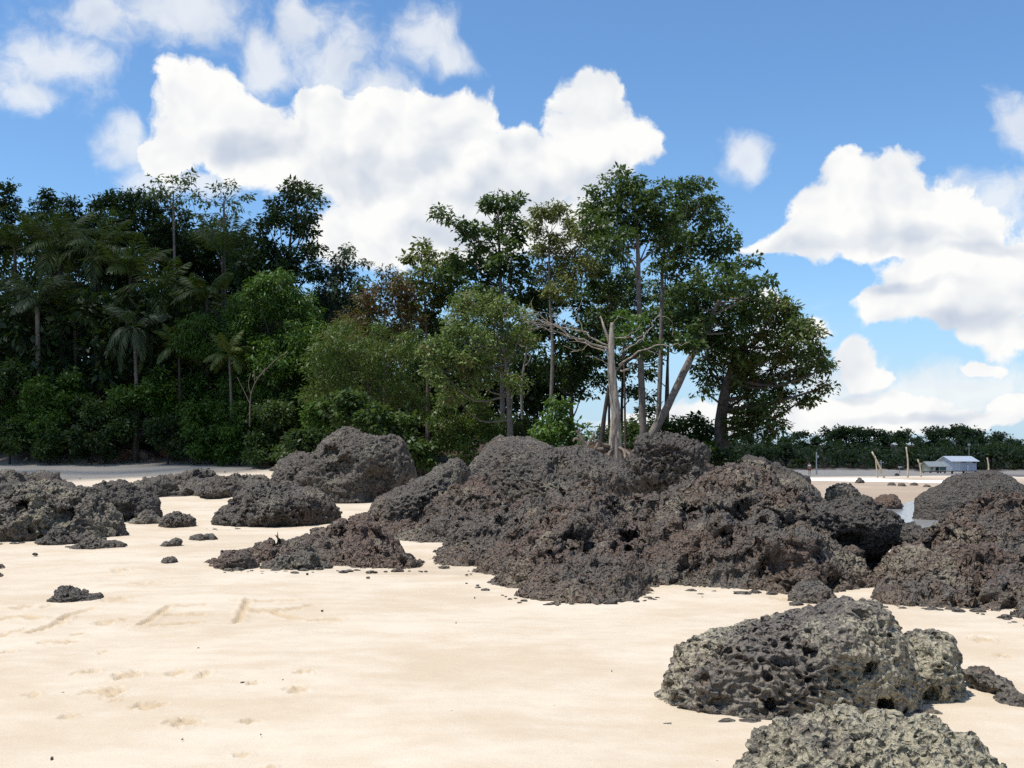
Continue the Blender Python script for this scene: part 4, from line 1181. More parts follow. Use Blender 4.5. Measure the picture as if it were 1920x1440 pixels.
# --- forest interior, one uncountable mass of foliage behind the trees
def thicket(name, label, regions, leaf, L, W, seed, clump=0.75, per=29, bark=None):
    rng = np.random.default_rng(seed)
    cs, rs = [], []
    for x0, x1, y0, y1, D0, D1, n in regions:
        for _ in range(n):
            D = rng.uniform(D0, D1)
            cs.append(P(rng.uniform(x0, x1), rng.uniform(y0, y1), D))
            rs.append(clump * rng.uniform(0.7, 1.5))
    v, f = clump_leaves(np.array(cs), np.array(rs), per, L, W, 0.3, rng, 0.7)
    o = link(name, mesh_np(name, v, f, False), LM[leaf])
    return tag(o, label, None, None, 'stuff')


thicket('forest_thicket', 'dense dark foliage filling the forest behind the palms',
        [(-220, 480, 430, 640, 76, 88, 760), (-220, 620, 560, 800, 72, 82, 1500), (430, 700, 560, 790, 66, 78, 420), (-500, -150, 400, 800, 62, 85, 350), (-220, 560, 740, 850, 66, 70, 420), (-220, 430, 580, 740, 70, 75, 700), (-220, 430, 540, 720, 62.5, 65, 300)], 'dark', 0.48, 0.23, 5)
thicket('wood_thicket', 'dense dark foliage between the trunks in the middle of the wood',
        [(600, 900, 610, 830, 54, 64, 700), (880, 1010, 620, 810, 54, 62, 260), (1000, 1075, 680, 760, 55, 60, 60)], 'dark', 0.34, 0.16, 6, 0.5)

# --- bare trunks in the dark forest
TR = [('slim grey trunk leaning slightly left in the dark forest', 162, 745, 150, 600, 8), ('pale trunk, left of a close pair in the dark forest', 222, 745, 217, 640, 6), ('pale trunk, right of a close pair in the dark forest', 232, 740, 226, 640, 6),
      ('broad brown trunk in the dark forest', 190, 735, 188, 600, 13), ('dim trunk right of the close pair of pale trunks', 242, 735, 240, 620, 8), ('dim slim trunk left of the small bright palm', 362, 745, 358, 660, 6)]
for lab, x0, y0, x1, y1, wpx in TR:
    tree('slim_forest_tree', lab, 67, [(x0, y0), ((x0 + x1) / 2 + 2, (y0 + y1) / 2), (x1, y1), (x1 - 3, y1 - 120)], wpx, [(x1, y1 - 120, 22), (x1 + 12, y1 - 90, 18)], 'dark', 0.3, 0.15, 1.0, 0.45, BARK_DARK, group='bare trunks in the dark forest')

# thin stems standing close together behind the light green tree
for i, x in enumerate((1000, 1007, 1016, 1024)):
    b_ = P(x, 805, 56 + i * 0.5)
    t_ = P(x + random.uniform(-4, 4), 690 + 8 * i, 56 + i * 0.5)
    o = root('sapling', (b_[0], b_[1], tz(b_[0], b_[1])), 'thin dark sapling stem left of the bright leafy shrub, %s of its close row' % ('leftmost', 'second', 'third', 'rightmost')[i], 'sapling', 'close row of sapling stems')
    mb = MB()
    z0 = np.array(o.location)
    mb.tube(smooth_path([z0 - z0, (b_ + t_) / 2 - z0 + np.array([.05, 0, 0]), t_ - z0], 3), [0.07] * 3 + [0.05] * 3 + [0.03], 5)
    mb.build('stem', BARK_DARK, o)
    rg = np.random.default_rng(i)
    v, f = clump_leaves(np.array([t_ - z0 + rg.normal(size=3) * 0.3 for _ in range(6)]), np.full(6, 0.4), 14, 0.24, 0.12, 0.3, rg)
    link('foliage', mesh_np('foliage', v, f, False), LM['deep'], o)


# --- palms
def frond_mesh(name, length, arch, nleaf, leaf_len, droop, seed):
    rng = np.random.default_rng(seed)
    t = np.linspace(0, 1, 14)
    x = length * (t - 0.18 * arch * t ** 2)
    z = length * (0.32 * t - arch * 0.62 * t ** 2.2)
    pts = np.stack([x, 0 * x, z], 1)
    mb = MB()
    mb.tube(pts, [0.035 * (1 - 0.85 * k) + 0.004 for k in t], 4)
    u = np.linspace(0.14, 0.99, nleaf)
    px_, pz_ = np.interp(u, t, x), np.interp(u, t, z)
    tang = unit(np.stack([np.interp(u, t, np.gradient(x)), 0 * u, np.interp(u, t, np.gradient(z))], 1))
    for s in (-1, 1):
        pos = np.stack([px_, 0 * px_, pz_], 1)
        d = unit(tang * 0.55 + np.array([0, s, 0]) * 0.8 + np.array([0, 0, -droop]) + rng.normal(size=(nleaf, 3)) * 0.12)
        ln = leaf_len * np.sin(np.clip(u, 0.05, 1) * 2.6 + 0.35) * rng.uniform(0.85, 1.1, nleaf)
        wd = np.full(nleaf, 0.075)
        side = unit(np.cross(d, tang))
        w_ = unit(np.cross(d, side)) * wd[:, None]
        mid = pos + d * (ln * 0.55)[:, None]
        tip = pos + d * ln[:, None] + np.array([0, 0, -0.35]) * ln[:, None]
        for k in range(nleaf):
            mb.add([pos[k], mid[k] + w_[k] * .5, tip[k], mid[k] - w_[k] * .5], [(0, 1, 2, 3)])
    me = bpy.data.meshes.new(name)
    me.from_pydata([tuple(map(float, v)) for v in mb.v], [], mb.f)
    me.update()
    return me


FR = {}


def palm(label, px, py, D, length, n=13, leaf='palm', base_py=790, base_px=None, w_px=8, droop=0.35, archs=(0.6, 1.0, 1.4), lo=-15, hi=78, seed=0, special=None):
    rng = np.random.default_rng(300 + seed + px)
    base_px = base_px or px
    cpos = P(px, py, D)
    b = P(base_px, base_py, D)
    base = np.array([b[0], D, tz(b[0], D)])
    rt = root('palm_tree', base, label, 'palm', 'palms in the forest')
    mb = MB()
    pth = smooth_path([np.zeros(3) - [0, 0, .15], (cpos - base) * 0.5 + np.array([0.1, 0, 0]), cpos - base], 5)
    r0 = 0.5 * w_px * D / F
    mb.tube(pth, [r0 * (1.2 - 0.5 * k / (len(pth) - 1)) for k in range(len(pth))], 7, 0.06)
    mb.build('trunk', BARK_GREY if leaf in ('palm_bright', 'palm_grey') else BARK_DARK, rt, smooth=True)
    for k in range(n):
        a = archs[k % len(archs)]
        lf = special if (special and k == 2) else leaf
        key = (round(length, 2), a, droop, lf)
        if key not in FR:
            FR[key] = frond_mesh('frond', length, a, 34, length * 0.28, droop, len(FR))
            FR[key].materials.append(LM[lf])
        o = link('frond', FR[key], None, rt, cpos - base)
        g = 2 * math.pi * (k / n) + rng.uniform(-0.25, 0.25)
        e = R(rng.uniform(lo, hi)) if k % 3 else R(rng.uniform(45, 80))
        o.rotation_euler = (rng.uniform(-0.25, 0.25), -e * 0.8, g)
    return rt


palm('small bright palm with yellow green fronds standing alone before the dark trees', 430, 668, 59.5, 1.75, 12, 'palm_bright', 800, 432, 6, archs=(0.5, 0.9, 1.3), lo=-10, hi=60, seed=1)
palm('grey green palm with a straight visible trunk, nearest the left picture edge', 70, 575, 63, 2.9, 14, 'palm_grey', 740, 70, 11, 0.5, seed=2)
palm('high feathery palm left of the yellow frond palm', 112, 470, 66.5, 3.6, 14, 'palm', 760, 118, 9, seed=3)
palm('dark palm at the left picture edge below the skyline', 28, 470, 67, 3.4, 13, 'palm', 760, 30, 9, seed=4)
palm('palm with one yellow frond in the middle of the dark forest', 178, 475, 66, 3.4, 14, 'palm', 760, 175, 9, seed=5, special='palm_yellow')
palm('palm with arching fronds right of the yellow frond palm', 245, 520, 65, 3.3, 14, 'palm', 760, 238, 9, seed=6)
palm('palm with long arching fronds in the centre of the dark forest', 300, 555, 64, 3.0, 13, 'palm', 770, 296, 8, seed=7)
palm('upright palm high beside the wider sparse leaved tree', 418, 480, 66, 3.0, 10, 'palm', 770, 412, 8, archs=(0.35, 0.6, 0.9), lo=25, hi=80, seed=8)
palm('palm above the left shoulder of the mango tree', 388, 560, 62.5, 2.4, 13, 'palm', 770, 384, 8, seed=9)
palm('grey palm with hanging tattered fronds above the shrubs', 252, 615, 62, 2.5, 12, 'palm_grey', 760, 256, 8, 0.8, archs=(1.0, 1.5, 1.9), lo=-35, hi=35, seed=10)
palm('low palm between the grey palm and the small bright palm', 335, 655, 61.5, 1.9, 12, 'palm', 770, 336, 6, 0.5, seed=11)
palm('low palm under the straight trunked grey green palm', 140, 590, 64.5, 2.6, 12, 'palm', 770, 140, 8, 0.5, seed=12)

# --- the dead bleached tree
DD = 38.0
b_ = P(1152, 850, DD)
base = np.array([b_[0], DD, tz(b_[0], DD)])
rt = root('dead_tree', base, 'bleached dead tree trunk with bare crooked branches above the outcrop', 'dead tree')
px2 = lambda pts, off=0.0: [P(x, y, DD + off * i / max(1, len(pts) - 1)) - base for i, (x, y) in enumerate(pts)]
k_ = DD / F
mb = MB()
pts = smooth_path([np.array([0, 0, -.3])] + px2([(1154, 840), (1154, 780), (1150, 730), (1146, 680), (1146, 640), (1147, 605)]), 5)
mb.tube(pts, [0.5 * k_ * w_ for w_ in np.interp(np.linspace(0, 1, len(pts)), [0, .12, .3, .6, .85, 1], [36, 26, 19, 15, 11, 5])], 12, 0.14)
mb.tube(px2([(1144, 645), (1133, 615), (1126, 592)]), [0.5 * k_ * w_ for w_ in (8, 5, 2)], 7, 0.15)
mb.build('trunk', DEADWOOD, rt, smooth=True)
BR = [([(1142, 655), (1105, 643), (1062, 625), (1020, 598), (998, 585)], 9, -2.0), ([(1142, 648), (1095, 625), (1050, 612), (1012, 600), (990, 578)], 7, -.8), ([(1140, 660), (1085, 640), (1040, 620), (1005, 612)], 5, 1.0),
      ([(1062, 625), (1050, 600), (1035, 585)], 3, 0), ([(1095, 625), (1085, 600), (1078, 580)], 3, .5), ([(1040, 614), (1015, 608), (985, 604)], 3, 0), ([(1105, 643), (1090, 655), (1070, 660)], 3, 0),
      ([(1160, 685), (1195, 662), (1235, 648), (1270, 648), (1290, 643)], 7, -1.0), ([(1150, 635), (1175, 632), (1200, 632), (1214, 620)], 5, -.5), ([(1147, 608), (1160, 594), (1176, 597)], 4, 0), ([(1165, 660), (1200, 640), (1218, 618), (1232, 596), (1250, 594), (1260, 612), (1260, 630)], 5, 1.0),
      ([(1155, 690), (1120, 672), (1100, 668)], 5, -.5), ([(1163, 695), (1180, 690), (1192, 678), (1200, 668)], 8, .3), ([(1205, 650), (1225, 662), (1240, 668)], 3, 0), ([(1020, 598), (1008, 608), (992, 612)], 2, 0), ([(1170, 632), (1190, 622), (1200, 608)], 3, 0)]
for line, wd, off in BR:
    mb = MB()
    pp = smooth_path(px2(line, off), 4)
    jit = np.random.default_rng(int(line[0][0] + line[-1][1]))
    pp = [q_ + jit.normal(size=3) * 0.03 * (i > 0) for i, q_ in enumerate(pp)]
    mb.tube(pp, [max(0.008, 0.25 * k_ * wd * (1 - 0.8 * i / (len(pp) - 1))) for i in range(len(pp))], 6, 0.15)
    if line[-1][0] < 1100:
        for q_ in pp[4::2]:
            e1 = q_ + jit.normal(size=3) * np.array([0.25, 0.25, 0.2]) + np.array([-0.15, 0, 0.08])
            mb.tube([q_, e1, e1 + (e1 - q_) * 0.6 + jit.normal(size=3) * 0.1], [0.012, 0.008, 0.004], 3)
    mb.build('branch', DEADWOOD, rt, smooth=True)
RTS = [([(1145, 838), (1130, 834), (1120, 826), (1112, 832)], 9), ([(1140, 845), (1118, 844), (1102, 850), (1085, 856)], 10), ([(1150, 845), (1135, 858), (1120, 862)], 10), ([(1165, 842), (1178, 850), (1185, 862)], 9), ([(1150, 840), (1142, 850), (1138, 862)], 9), ([(1158, 838), (1170, 846), (1172, 860)], 8)]
for line, wd in RTS:
    mb = MB()
    pp = smooth_path(px2(line, -1.0), 4)
    mb.tube(pp, [0.5 * k_ * wd * (1 - 0.5 * i / (len(pp) - 1)) for i in range(len(pp))], 6, 0.3)
    mb.build('root', DRIFT, rt, smooth=True)
# the stump of roots lying beside it
b_ = P(1095, 850, 37)
base = np.array([b_[0], 37.0, tz(b_[0], 37.0)])
rt = root('root_stump', base, 'gnarled weathered root stump left of the dead tree foot', 'stump')
for i, (line, wd) in enumerate([([(1104, 862), (1100, 842), (1090, 822), (1082, 806)], 11), ([(1098, 842), (1108, 824), (1114, 812)], 7), ([(1092, 828), (1080, 822), (1074, 828)], 6), ([(1102, 855), (1086, 848), (1074, 842)], 8), ([(1110, 862), (1116, 842), (1122, 830)], 8), ([(1096, 836), (1086, 836), (1078, 834)], 5)]):
    mb = MB()
    pp = smooth_path([P(x, y, 37) - base for x, y in line], 4)
    mb.tube(pp, [0.5 * 37 / F * wd * (1 - 0.5 * k / (len(pp) - 1)) for k in range(len(pp))], 8, 0.45)
    mb.build('root', DRIFT, rt, smooth=True)

# dark trunk forking behind the dead tree
tree('dark_trunk_tree', 'dark trunk bending right behind the dead tree', 43, [(1128, 830), (1136, 760), (1150, 705), (1185, 672), (1225, 655)], 11,
     [(1228, 645, 14), (1205, 660, 12)], 'deep', 0.22, 0.11, 0.6, 0.34, BARK_DARK)

# bare pale shrub stems below the mango tree
b_ = P(468, 790, 57.5)
base = np.array([b_[0], 57.5, tz(b_[0], 57.5)])
rt = root('bare_shrub', base, 'bare forked pale stems rising beside the small bright palm', 'shrub')
for line, wd in [([(468, 800), (470, 745), (480, 715), (498, 690)], 5), ([(471, 742), (466, 720), (470, 700)], 3), ([(470, 760), (456, 730), (445, 708)], 3), ([(486, 706), (520, 672), (540, 660)], 3), ([(478, 718), (476, 695)], 3)]:
    mb = MB()
    pp = smooth_path([P(x, y, 57.5) - base for x, y in line], 4)
    mb.tube(pp, [max(.015, 0.36 * 57.5 / F * wd * (1 - 0.6 * k / (len(pp) - 1))) for k in range(len(pp))], 5, 0.1)
    mb.build('stem', DRIFT, rt, smooth=True)

# ------------------------------------------------------------------ wrack line at the forest edge
def log(label, pts, wd, mat, name='driftwood', D=None):
    g = ground_at(*pts[0])
    D = D or g[1]
    base = np.array([g[0], D, tz(g[0], D)])
    mb = MB()
    pp = smooth_path([P(x, y, D) - base for x, y in pts], 4)
    mb.tube(pp, [0.5 * D / F * wd * (1 - 0.45 * k / (len(pp) - 1)) for k in range(len(pp))], 7, 0.15)
    return tag(mb.build(name, mat, None, base, True), label, 'driftwood', 'driftwood at the forest edge')


log('bent grey stub of a dead palm standing at the beach edge', [(244, 862), (250, 842), (256, 826), (266, 812), (270, 804)], 9, DRIFT, 'dead_palm_stub')
log('long thin pale stick lying below the low dark shrub', [(75, 862), (92, 856), (115, 857)], 3, DEADWOOD)
log('short upright pale stick at the far left beach edge', [(119, 864), (119, 854)], 3, DEADWOOD)
log('pale driftwood log right of the tan boulders', [(325, 856), (345, 850), (362, 854)], 7, DEADWOOD)
log('pale stick leaning in the dark shrubs above the flat dark stone', [(495, 842), (490, 828), (484, 812)], 3, DEADWOOD)
log('brown log lying under the small bright palm', [(380, 858), (400, 852), (425, 855)], 6, BARK)
log('pale splinter of wood at the far left corner of the wrack', [(45, 866), (52, 858)], 6, DEADWOOD)
TANB = plain('tan_stone', (0.30, 0.22, 0.155), 0.85, 0.3, 5, 0.4)
RUSTB = plain('rust_stone', (0.17, 0.085, 0.05), 0.85, 0.35, 5, 0.5)
for lab, ol, cy_, mt in [('smooth tan boulder beside the dead palm stub', [(256, 862), (258, 848), (266, 844), (275, 850), (279, 862)], 861, TANB), ('brown boulder left of the dead palm stub', [(218, 864), (226, 848), (238, 843), (248, 850), (250, 864)], 863, RUSTB),
                         ('rusty boulder under the shrubs right of the tan boulder', [(306, 858), (309, 834), (318, 826), (327, 834), (328, 858)], 857, RUSTB), ('low rusty stone at the beach edge below the yellow green shrub', [(395, 860), (402, 846), (416, 843), (428, 850), (430, 862)], 858, RUSTB)]:
    rock('edge_boulder', lab, ol, cy_, 0.4, 20, mt, 0.2, lump=0.1, cat='boulder')
for i, (px, py, wd, lab) in enumerate([(178, 868, 10, 'dark clump of wrack below the brown boulder'), (164, 875, 5, 'tiny dark clump on the upper beach left of the wrack'), (326, 866, 20, 'flat dark wrack right of the tan boulder'), (357, 860, 20, 'dark wrack heap below the pale driftwood log'),
                                       (408, 863, 14, 'dark flat wrack, upper of two under the brown log'), (408, 868, 16, 'dark flat wrack, lower of two under the brown log'), (391, 880, 7, 'small dark stone on the open upper beach'), (368, 886, 7, 'small stone left of the small dark stone on the upper beach'),
                                       (422, 886, 5, 'tiny stone right of the small dark stone on the upper beach'), (283, 902, 8, 'small dark stone above the rock shelf'), (340, 902, 12, 'flat dark stone on top of the rock shelf line'), (430, 899, 11, 'dark stone above the right end of the rock shelf'),
                                       (405, 897, 8, 'small stone left of the dark stone above the rock shelf'), (150, 899, 5, 'tiny dark stone on the upper beach above the left edge boulder')]):
    D_ = ground_at(px, py)[1]
    rock('wrack' if 'wrack' in lab else 'stone', lab, [(px - wd / 2, py), (px - wd * .3, py - wd * .22), (px + wd * .1, py - wd * .34), (px + wd * .4, py - wd * .15), (px + wd / 2, py)], py, 0.4 * wd * D_ / F, 9, ROCK_DARK, 0.4, lump=0.16, cat='wrack' if 'wrack' in lab else 'stone')

# ------------------------------------------------------------------ far shore
def far_tree_meshes(seed):
    rng = np.random.default_rng(seed)
    mb = MB()
    h = 8.0
    mb.tube([(0, 0, -.3), (0.2, 0, 3), (0, 0.2, 6)], [0.28, 0.2, 0.1], 6)
    cs, rs = [], []
    for _ in range(9):
        a = rng.uniform(0, 6.28)
        c = np.array([math.cos(a) * rng.uniform(0, 2.6), math.sin(a) * rng.uniform(0, 2.6), rng.uniform(3.2, 7.4)])
        mb.tube([(0, 0, 3.0), tuple(c)], [0.09, 0.03], 4)
        for _ in range(9):
            cs.append(c + unit(rng.normal(size=3)) * rng.uniform(.6, 1.5) * np.array([1, 1, .6]))
            rs.append(rng.uniform(.5, .95))
    v, f = clump_leaves(np.array(cs), np.array(rs), 20, 0.62, 0.36, 0.2, rng, 0.55)
    tm = bpy.data.meshes.new('trunk')
    tm.from_pydata(mb.v, [], mb.f)
    tm.materials.append(BARK_DARK)
    cr = mesh_np('crown', v, f, False)
    cr.materials.append(LM['far'])
    cr2 = cr.copy()
    cr2.materials[0] = LM['far_light']
    return tm, cr, cr2


ORD = ['first', 'second', 'third', 'fourth', 'fifth', 'sixth', 'seventh', 'eighth', 'ninth', 'tenth', 'eleventh', 'twelfth', 'thirteenth', 'fourteenth', 'fifteenth', 'sixteenth', 'seventeenth', 'eighteenth', 'nineteenth']
ORD += ['twentieth'] + ['twenty-' + o_ for o_ in ORD[:9]] + ['thirtieth'] + ['thirty-' + o_ for o_ in ORD[:9]]
FARM = [far_tree_meshes(40 + i) for i in range(5)]
SKYL = [(1345, 830), (1378, 822), (1405, 812), (1440, 822), (1470, 818), (1500, 803), (1535, 815), (1560, 800), (1585, 790), (1612, 801), (1640, 797), (1668, 812), (1690, 804), (1720, 814), (1752, 799), (1770, 796), (1792, 793), (1815, 801), (1840, 812), (1870, 809), (1900, 819), (1935, 815), (1970, 812), (2010, 818)]
rg = np.random.default_rng(77)
for i, (px, py) in enumerate(SKYL):
    D = rg.uniform(226, 240)
    tp = P(px, py, D)
    gz = tz(tp[0], D)
    s_ = (tp[2] - gz) / 8.3
    r_ = root('far_tree', (tp[0], D, gz), 'dark tree on the skyline of the far wood, %s from the big rounded tree' % ORD[i], 'tree', 'skyline trees of the far wood')
    r_.scale = (s_ * rg.uniform(.85, 1.25), s_, s_)
    r_.rotation_euler = (0, 0, rg.uniform(0, 6.28))
    tm, c1, c2 = FARM[i % 5]
    link('trunk', tm, None, r_)
    link('crown', c1, None, r_)
for i in range(34):
    px = 1340 + i * 19 + rg.uniform(-8, 8)
    D = rg.uniform(203, 216)
    tp = P(px, rg.uniform(826, 856), D)
    gz = tz(tp[0], D)
    s_ = (tp[2] - gz) / 8.3
    r_ = root('far_tree', (tp[0], D, gz), 'lower leafy tree at the front edge of the far wood, %s from the left' % ORD[i], 'tree', 'front trees of the far wood')
    r_.scale = (s_ * rg.uniform(1.2, 1.7), s_ * 1.3, s_)
    r_.rotation_euler = (0, 0, rg.uniform(0, 6.28))
    tm, c1, c2 = FARM[(i * 2) % 5]
    link('trunk', tm, None, r_)
    link('crown', c2 if (i % 3 == 0 or px > 1840) else c1, None, r_)
thicket('far_undergrowth', 'dark green undergrowth of the far wood down to the sand', [(1330, 2100, 838, 884, 200, 212, 520), (1330, 2100, 815, 870, 218, 232, 380)], 'far', 0.7, 0.36, 9, 1.0, 16)

# long sand bank in front of the huts, full sunlight put into its colour
m, t = new_mat('sunlit_sand_tone')
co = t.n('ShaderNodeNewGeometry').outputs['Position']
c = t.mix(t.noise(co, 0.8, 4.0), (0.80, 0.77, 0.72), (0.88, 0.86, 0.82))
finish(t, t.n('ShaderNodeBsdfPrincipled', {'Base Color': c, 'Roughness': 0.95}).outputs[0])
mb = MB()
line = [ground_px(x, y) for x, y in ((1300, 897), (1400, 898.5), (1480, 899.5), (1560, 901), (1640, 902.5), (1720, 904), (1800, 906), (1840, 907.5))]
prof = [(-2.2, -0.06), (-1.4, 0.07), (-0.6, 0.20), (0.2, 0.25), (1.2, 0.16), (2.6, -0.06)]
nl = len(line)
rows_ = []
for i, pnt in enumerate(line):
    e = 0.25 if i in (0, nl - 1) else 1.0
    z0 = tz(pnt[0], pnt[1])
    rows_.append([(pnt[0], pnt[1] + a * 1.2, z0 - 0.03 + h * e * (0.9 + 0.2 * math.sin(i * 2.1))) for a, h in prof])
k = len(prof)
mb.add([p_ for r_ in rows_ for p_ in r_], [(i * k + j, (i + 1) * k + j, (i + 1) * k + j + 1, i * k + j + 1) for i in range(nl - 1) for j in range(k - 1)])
tag(mb.build('sand_bank', m, None, (0, 0, 0), True), 'long low bank of sand, coloured as sunlit, across the far beach', None, None, 'structure')

# --- huts
WHITE = plain('white_boards', (0.52, 0.53, 0.56), 0.7, 0.06, 3, 0.1)
WHITE_SHADED = plain('shaded_white_boards', (0.40, 0.42, 0.48), 0.7, 0.08, 3, 0.1)  # darker copy of the white boards, shade under the eaves put into colour
ROOFW = plain('white_roof', (0.78, 0.78, 0.77), 0.5, 0.05, 3, 0.1)
BEIGE = plain('beige_boards', (0.46, 0.44, 0.33), 0.8, 0.1, 3, 0.1)
ROOFB = plain('grey_green_roof', (0.42, 0.42, 0.37), 0.7, 0.08, 3, 0.1)
TEAL = plain('teal_boards', (0.05, 0.13, 0.14), 0.6, 0.1, 3, 0.1)
HOLE = plain('dark_opening', (0.012, 0.012, 0.014), 0.9, 0.1, 3, 0.0)
POST = plain('pale_post', (0.42, 0.36, 0.26), 0.85, 0.3, 6, 0.3)
POSTG = plain('grey_post', (0.33, 0.33, 0.32), 0.8, 0.2, 6, 0.2)


def hut(label, px0, px1, py_base, py_floor, py_eave, py_ridge, D, wall, front, roof, rot, extra):
    a, b2 = P(px0, py_base, D), P(px1, py_base, D)
    cx, W_ = (a[0] + b2[0]) / 2, (b2[0] - a[0])
    gz = tz(cx, D)
    zf = P(cx, py_floor, D)[2] - gz
    ze = P(cx, py_eave, D)[2] - gz
    zr = P(cx, py_ridge, D)[2] - gz
    rt = root('hut', (cx, D, gz), label, 'hut')
    rt.rotation_euler = (0, 0, rot)
    L_, dp = W_ * 0.9, W_ * 0.62
    x0, x1, y0, y1 = -L_ / 2, L_ / 2, -dp / 2, dp / 2
    for sx in (x0 + .15, 0, x1 - .15):
        for sy in (y0 + .15, y1 - .15):
            mb = MB()
            mb.box(sx - .08, sx + .08, sy - .08, sy + .08, -.3, zf)
            mb.build('stilt', BARK_DARK, rt)
    mb = MB()
    mb.box(x0, x1, y0, y1, zf, zf + .12)
    mb.build('floor', BARK, rt)
    n = 14                                     # vertical wall boards, front and gable ends
    for i in range(n):
        mb = MB()
        u0, u1 = x0 + L_ * i / n, x0 + L_ * (i + 1) / n - .02
        mb.box(u0, u1, y0 - .02 * (i % 2), y0 + .06, zf + .12, ze)
        mb.build('wall_board', front if i > n * 0.35 else wall, rt)
    mb = MB()
    mb.box(x0, x1, y1 - .06, y1, zf + .12, ze)
    mb.build('rear_wall', wall, rt)
    for sx in (x0, x1 - .06):
        mb = MB()
        mb.add([(sx, y0 + .061, zf + .12), (sx, y1 - .061, zf + .12), (sx, y1 - .061, ze), (sx, 0, zr - .04), (sx, y0 + .061, ze), (sx + .06, y0 + .061, zf + .12), (sx + .06, y1 - .061, zf + .12), (sx + .06, y1 - .061, ze), (sx + .06, 0, zr - .04), (sx + .06, y0 + .061, ze)],
               [(0, 4, 3, 2, 1), (5, 6, 7, 8, 9), (0, 1, 6, 5), (1, 2, 7, 6), (2, 3, 8, 7), (3, 4, 9, 8), (4, 0, 5, 9)])
        mb.build('gable_wall', wall, rt)
    for s in (-1, 1):
        mb = MB()
        ov, th = 0.35, 0.07
        sl = (zr - ze) / (dp / 2)
        ye = s * (dp / 2 + ov)
        zz = ze - sl * ov
        mb.add([(x0 - ov, 0, zr), (x1 + ov, 0, zr), (x1 + ov, ye, zz), (x0 - ov, ye, zz), (x0 - ov, 0, zr + th), (x1 + ov, 0, zr + th), (x1 + ov, ye, zz + th), (x0 - ov, ye, zz + th)],
               [(0, 1, 2, 3), (4, 7, 6, 5), (0, 4, 5, 1), (1, 5, 6, 2), (2, 6, 7, 3), (3, 7, 4, 0)])
        mb.build('roof_slope', roof, rt)
    for nm, u0, u1, v0, v1, mt in extra:
        mb = MB()
        mb.box(x0 + L_ * u0, x0 + L_ * u1, y0 - .07, y0 - .03, zf + .12 + (ze - zf - .12) * v0, zf + .12 + (ze - zf - .12) * v1)
        mb.build(nm, mt, rt)
    return rt


hut('white boarded hut with white roof raised on stilts', 1766, 1826, 888, 884, 864, 856, 172, WHITE, WHITE_SHADED, ROOFW, R(16), [('door', 0.58, 0.68, 0.0, 0.55, WHITE), ('window', 0.40, 0.56, 0.82, 0.98, HOLE), ('window', 0.84, 0.97, 0.78, 0.98, HOLE)])
hut('small beige hut with arched opening and teal boards beside the white hut', 1732, 1771, 888, 885, 873, 866, 168, BEIGE, BEIGE, ROOFB, R(14), [('arch_opening', 0.36, 0.54, 0.1, 0.8, HOLE), ('teal_panel', 0.62, 0.98, 0.15, 0.95, TEAL), ('window', 0.08, 0.16, 0.2, 0.75, TEAL)])


def pole(label, p0, p1, D, wd, mat, name='pole', cat='pole', extra=None, bend=0.0):
    a, b2 = P(*p0, D), P(*p1, D)
    gz = tz(a[0], D)
    base = np.array([a[0], D, gz])
    rt = root(name, base, label, cat, None)
    mb = MB()
    pp = smooth_path([np.array([0, 0, -.3]), (a + b2) / 2 - base + np.array([bend, 0, 0]), b2 - base], 4)
    mb.tube(pp, [0.5 * wd * D / F * (1 - .3 * i / (len(pp) - 1)) for i in range(len(pp))], 7, 0.06)
    mb.build('shaft', mat, rt, smooth=True)
    for (q0_, q1_, w2, nm) in (extra or []):
        mb = MB()
        mb.tube([P(*q0_, D) - base, P(*q1_, D) - base], [0.5 * w2 * D / F] * 2, 6)
        mb.build(nm, mat, rt)
    return rt


pole('slanting pale pole leaning against an upright one on the far beach', (1660, 896), (1635, 847), 125, 4.2, POST)
pole('upright pole that the slanting pale pole leans on', (1646, 896), (1641, 855), 126, 3, POST)
pole('utility pole with crossbar behind the slanting pole', (1652, 886), (1652, 863), 170, 2.6, POSTG, extra=[((1648, 867), (1657, 867), 1.6, 'crossbar')])
pole('tall pale pole with a crooked tip, tallest on the far beach', (1702, 893), (1699, 838), 128, 3.4, POST, bend=0.12)
pole('crooked stick left of the beige hut', (1727, 892), (1721, 861), 130, 3.0, POST, extra=[((1722, 867), (1720, 861), 2, 'twig'), ((1724, 873), (1727, 868), 1.6, 'twig')], bend=0.1)
pole('grey utility pole beside the walking person', (1531, 890), (1531, 848), 150, 3.0, POSTG, extra=[((1531, 857), (1535, 856), 4, 'fitting')])
pole('short post with a flat sign between the poles', (1687, 887), (1687, 877), 160, 1.6, POSTG, 'sign_post', 'sign', extra=[((1684, 876), (1691, 876), 3.4, 'sign_board')])
pole('lone post behind the dark dome boulder', (1852, 890), (1851, 858), 140, 3.2, POST, bend=0.15)
pole('low white lamp globe post high in the trees right of the huts', (1817, 885), (1817, 836), 186, 1.4, POSTG, 'lamp_post', 'lamp post', extra=[((1815, 834), (1819, 834), 4, 'lamp')])

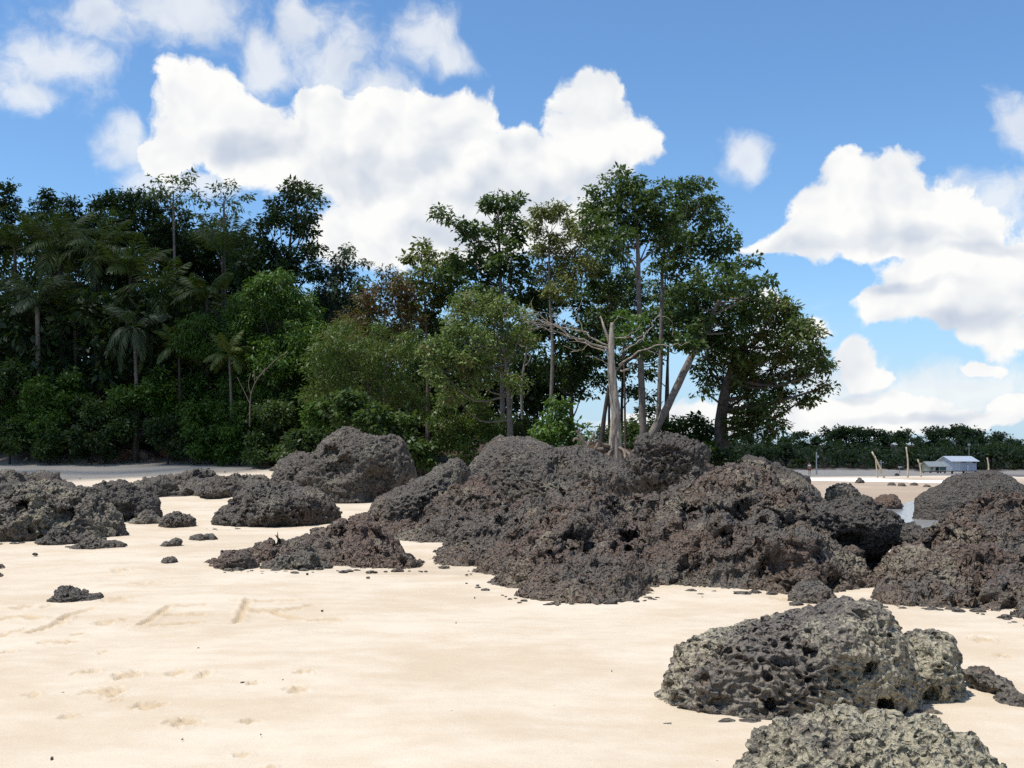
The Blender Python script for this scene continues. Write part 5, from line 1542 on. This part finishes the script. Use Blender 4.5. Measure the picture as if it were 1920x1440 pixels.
# --- person
D = 142.0
b_ = P(1518, 894, D)
gz = tz(b_[0], D)
rt = root('person', (b_[0], D, gz), 'person in white top and dark orange shorts walking on the far beach', 'person')
J = {'pel': (0, 0, .93, .15), 'waist': (0, 0, 1.1, .13), 'chest': (0, 0, 1.32, .16), 'neck': (0, 0, 1.48, .06), 'head': (0, -.02, 1.58, .085), 'top': (0, -.01, 1.70, .075),
     'sl': (-.17, 0, 1.40, .065), 'el': (-.24, .03, 1.13, .045), 'hl': (-.22, -.10, .92, .035), 'fl': (-.21, -.14, .82, .02), 'sr': (.17, 0, 1.40, .065), 'er': (.25, .05, 1.14, .045), 'hr': (.24, -.02, .90, .035), 'fr': (.23, -.05, .80, .02),
     'tl': (-.10, 0, .86, .10), 'kl': (-.11, -.10, .49, .06), 'al': (-.11, -.02, .09, .04), 'ol': (-.12, -.16, .04, .035), 'tr': (.10, 0, .86, .10), 'kr': (.11, .02, .49, .06), 'ar': (.11, .14, .10, .04), 'or': (.12, .02, .04, .035)}
E = [('pel', 'waist'), ('waist', 'chest'), ('chest', 'neck'), ('neck', 'head'), ('head', 'top'), ('chest', 'sl'), ('sl', 'el'), ('el', 'hl'), ('hl', 'fl'), ('chest', 'sr'), ('sr', 'er'), ('er', 'hr'), ('hr', 'fr'),
     ('pel', 'tl'), ('tl', 'kl'), ('kl', 'al'), ('al', 'ol'), ('pel', 'tr'), ('tr', 'kr'), ('kr', 'ar'), ('ar', 'or')]


def skinned(name, joints, edges, mat, grow=0.0):
    ks = list(joints)
    me = bpy.data.meshes.new(name)
    me.from_pydata([joints[k][:3] for k in ks], [(ks.index(a), ks.index(b)) for a, b in edges], [])
    o = link(name, me, mat, rt)
    md = o.modifiers.new('skin', 'SKIN')
    for i, k in enumerate(ks):
        r = joints[k][3] + grow
        me.skin_vertices[0].data[i].radius = (r, r * 0.8)
    me.skin_vertices[0].data[0].use_root = True
    sb = o.modifiers.new('sub', 'SUBSURF')
    sb.levels = sb.render_levels = 2
    return o


skinned('body', J, E, plain('skin', (0.33, 0.17, 0.11), 0.6, 0.05, 4, 0))
tk = lambda ks: {k: J[k] for k in ks}
skinned('shirt', {**tk(['waist', 'chest', 'sl', 'sr']), 'nk': (0, 0, 1.43, .07)}, [('waist', 'chest'), ('chest', 'sl'), ('chest', 'sr'), ('chest', 'nk')], plain('white_cloth', (0.8, 0.8, 0.78), 0.8, 0.04, 4, 0), 0.025)
skinned('shorts', {'pel': J['pel'], 'tl': J['tl'], 'tr': J['tr'], 'k1': (-.11, -.06, .58, .085), 'k2': (.11, .01, .58, .085)}, [('pel', 'tl'), ('pel', 'tr'), ('tl', 'k1'), ('tr', 'k2')], plain('orange_cloth', (0.20, 0.09, 0.035), 0.8, 0.1, 4, 0), 0.025)
skinned('hair', {'a': (0, .02, 1.66, .085), 'b': (0, .03, 1.72, .075)}, [('a', 'b')], plain('hair', (0.10, 0.03, 0.018), 0.6, 0.1, 4, 0), 0.02)


# ------------------------------------------------------------------ drifting clouds overhead, whose shade lies on the forest and the far shore
m, t = new_mat('cloud_white')
pb = t.n('ShaderNodeBsdfDiffuse', {'Color': (0.9, 0.9, 0.9, 1)})
tb = t.n('ShaderNodeBsdfTranslucent', {'Color': (0.85, 0.87, 0.9, 1)})
cm = t.n('ShaderNodeMixShader', {0: 0.5, 1: pb.outputs[0], 2: tb.outputs[0]})
tp_ = t.n('ShaderNodeBsdfTransparent')
finish(t, t.n('ShaderNodeMixShader', {0: 0.50, 1: cm.outputs[0], 2: tp_.outputs[0]}).outputs[0])
for i, (lab, gx, gy, rx, ry) in enumerate([('white cumulus drifting over the forest, above the picture', -41.5, 84, 33, 43), ('white cumulus drifting over the far shore, above the picture', 80, 222, 95, 78)]):
    alt = 230.0
    k = alt / sdir.z
    cpos = (gx + sdir.x * k, gy + sdir.y * k, alt)
    s1, f1 = cube_sphere(24)
    b = 1 + 0.22 * fbm(s1.astype(np.float32) * 1.7 + i * 9, 4, 90 + i) + 0.08 * (1 - np.abs(fbm(s1.astype(np.float32) * 5 + i * 3, 3, 95)))
    v = s1 * b[:, None] * np.array([rx, ry, 11.0])
    v[:, 2] = np.where(v[:, 2] < 0, v[:, 2] * 0.35, v[:, 2])
    tag(link('cloud', mesh_np('cloud', v, f1, True), m, None, cpos), lab, 'cloud')
